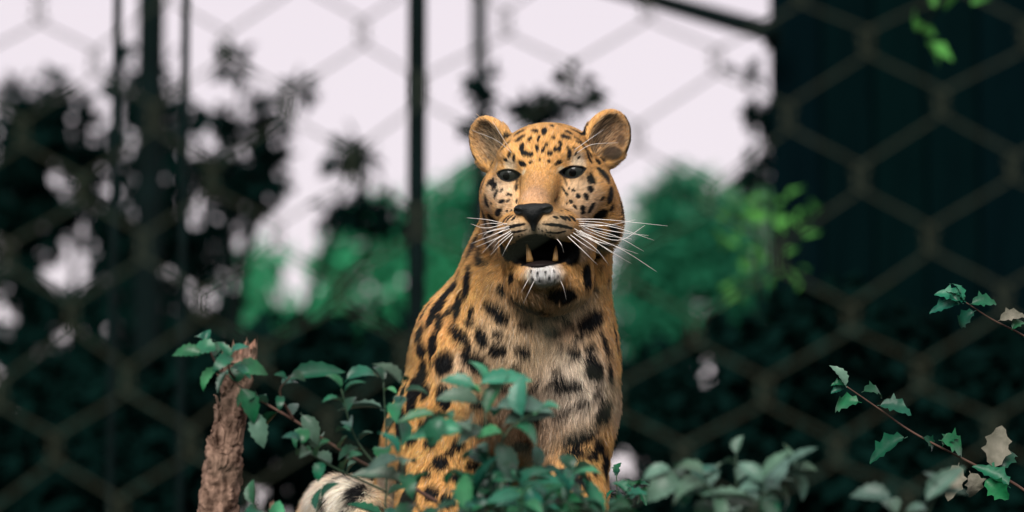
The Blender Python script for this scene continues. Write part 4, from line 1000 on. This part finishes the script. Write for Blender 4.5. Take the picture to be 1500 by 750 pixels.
for (label, stems, kind, n, size) in [
    ('dense low leafy shrub in front of the leopard forelegs', [[(770, 1200, 3.5), (765, 900, 3.5), (770, 780, 3.5), (785, 690, 3.48)], [(770, 780, 3.5), (740, 720, 3.46), (715, 680, 3.44)], [(772, 770, 3.5), (815, 715, 3.47), (840, 690, 3.45)], [(770, 800, 3.5), (800, 750, 3.44), (830, 735, 3.4)], [(765, 800, 3.5), (720, 745, 3.44), (690, 725, 3.4)], [(768, 790, 3.5), (765, 740, 3.4), (760, 705, 3.36)]], 'shrub', [10, 8, 8, 9, 8, 9], 1.15),
    ('leafy shrub in front of the leopard left foreleg with drooping leaves', [[(640, 1200, 3.5), (642, 900, 3.5), (640, 790, 3.48), (655, 715, 3.46)], [(640, 790, 3.48), (600, 720, 3.45), (585, 668, 3.44)], [(642, 780, 3.48), (690, 740, 3.44), (715, 720, 3.42)]], 'shrub', [8, 6, 7], 1.1),
    ('leafy shrub beside the right foreleg of the leopard', [[(880, 1200, 3.55), (875, 900, 3.55), (868, 790, 3.55), (862, 725, 3.53)], [(870, 800, 3.55), (905, 745, 3.58), (925, 715, 3.6)], [(868, 800, 3.55), (840, 760, 3.5), (815, 735, 3.48)]], 'holly', [7, 7, 6], 1.0),
    ('leafy shrub between the broken branch and the leopard with curled leaves', [[(560, 1200, 3.62), (556, 900, 3.62), (566, 700, 3.62), (562, 560, 3.6)], [(566, 700, 3.62), (520, 640, 3.6), (500, 570, 3.58)], [(565, 720, 3.62), (480, 680, 3.58), (440, 650, 3.56)], [(562, 640, 3.62), (585, 600, 3.55), (590, 560, 3.52)]], 'shrub', [10, 7, 7, 5], 0.95),
    ('pale greyish leafy shrub right of the leopard leg', [[(1075, 1200, 3.28), (1078, 900, 3.28), (1080, 780, 3.28), (1078, 668, 3.28)], [(1080, 780, 3.28), (1020, 720, 3.26), (985, 690, 3.25)], [(1080, 770, 3.28), (1130, 715, 3.26), (1165, 690, 3.26)], [(1080, 790, 3.28), (1050, 735, 3.22), (1030, 700, 3.2)], [(1080, 790, 3.28), (1110, 740, 3.22), (1120, 705, 3.2)]], 'grey', [9, 7, 8, 6, 7], 1.15),
    ('low dark leafy shrub at the foot of the broken branch', [[(430, 1200, 3.66), (432, 950, 3.66), (440, 820, 3.65), (470, 735, 3.62)], [(440, 830, 3.65), (400, 780, 3.6), (372, 742, 3.58)], [(436, 850, 3.65), (500, 800, 3.6), (560, 760, 3.58)]], 'shrub', [6, 4, 6], 1.05)]:
    sprig('leafy_shrub', label, 'shrub', stems, kind, n, size, 'leafy shrubs below the leopard')
sprig('trailing_twig', 'brown trailing twig with curled leaves running from branch top to the leopard', 'twig',
      [[(640, 735, 3.62), (600, 712, 3.63), (520, 672, 3.64), (430, 615, 3.64), (375, 582, 3.65), (322, 540, 3.66), (302, 500, 3.66)], [(345, 556, 3.66), (335, 540, 3.62), (340, 520, 3.6)], [(430, 615, 3.64), (410, 575, 3.62), (425, 552, 3.6)]], 'shrub', [15, 4, 3], 0.85, stemm='twig_brown', r0=0.0026,
      extra=[(345, 545, 3.62, 20, 'shrub', 1.2, 1), (350, 565, 3.62, -60, 'shrub', 1.2, 0), (320, 515, 3.63, 160, 'shrub', 1.1, 1), (420, 560, 3.62, 20, 'shrub', 1.5, 2), (375, 600, 3.63, -80, 'grey', 1.1, 0), (440, 605, 3.62, -55, 'grey', 1.0, 0), (300, 505, 3.64, 80, 'shrub', 0.8, 4), (505, 560, 3.6, 45, 'shrub', 1.3, 3), (300, 520, 3.62, 170, 'shrub', 1.0, 0)])
sprig('small_sprig', 'small sprig of tiny round leaves just right of the leopard leg', 'sprig', [[(918, 1190, 3.9), (915, 900, 3.9), (905, 760, 3.9), (903, 694, 3.88)], [(906, 770, 3.9), (920, 722, 3.88), (938, 715, 3.87)]], 'holly', [11, 7], 0.62)
# holly twigs on the right
sprig('holly_twig', 'longer holly twig with spiny leaves and a pale young tip', 'twig',
      [[(1640, 1180, 3.98), (1590, 800, 3.98), (1500, 718, 3.98), (1430, 682, 3.97), (1340, 635, 3.96), (1285, 597, 3.96), (1240, 566, 3.95)]], 'holly', 0, 1.0, stemm='twig_brown', r0=0.0026,
      extra=[(1240, 568, 3.95, 115, 'grey', 0.85, 0), (1236, 570, 3.95, 185, 'holly', 0.7, 4), (1262, 575, 3.95, 25, 'holly', 1.05, 3), (1285, 594, 3.95, -5, 'holly', 1.15, 0), (1262, 590, 3.95, 168, 'holly', 1.2, 3), (1330, 640, 3.95, 205, 'holly', 1.3, 2), (1380, 655, 3.95, 60, 'holly', 0.9, 3), (1375, 645, 3.95, -8, 'holly', 1.3, 1),
             (1455, 690, 3.95, 80, 'dead', 1.35, 0), (1465, 690, 3.95, 65, 'holly', 1.2, 3), (1405, 678, 3.94, -110, 'dead', 1.1, 0), (1420, 690, 3.94, -70, 'dead', 1.0, 1), (1480, 715, 3.94, 140, 'holly', 1.2, 2), (1440, 700, 3.94, -40, 'holly', 1.1, 0), (1350, 640, 3.96, -20, 'holly', 0.8, 3)])
sprig('holly_twig', 'shorter holly twig with spiny leaves above the longer one', 'twig',
      [[(1680, 1150, 4.0), (1640, 700, 4.0), (1560, 530, 4.0), (1500, 492, 4.0), (1452, 467, 3.99), (1415, 443, 3.98)]], 'holly', 0, 1.0, stemm='twig_brown', r0=0.0024,
      extra=[(1415, 443, 3.98, 155, 'holly', 1.05, 0), (1412, 445, 3.98, 185, 'holly', 1.0, 2), (1420, 446, 3.98, 12, 'holly', 0.95, 0), (1408, 440, 3.98, 80, 'holly', 0.85, 3), (1430, 455, 3.98, 205, 'holly', 1.0, 3), (1462, 470, 3.98, 20, 'dead', 0.8, 0), (1482, 484, 3.98, 60, 'holly', 0.7, 3), (1500, 494, 3.98, -30, 'holly', 0.7, 1), (1405, 446, 3.97, 120, 'holly', 0.8, 4)])
sprig('leafy_shrub', 'blurred pale leaves on a low shoot under the longer holly twig', 'shrub',
      [[(1340, 1200, 3.25), (1345, 900, 3.25), (1335, 800, 3.25), (1300, 735, 3.24)], [(1338, 800, 3.25), (1360, 750, 3.24), (1375, 720, 3.23)]], 'grey', [3, 2], 0.95, 'leafy shrubs below the leopard', extra=[(1355, 738, 3.22, 50, 'grey', 1.2, 2), (1310, 732, 3.22, 165, 'grey', 1.1, 0)])
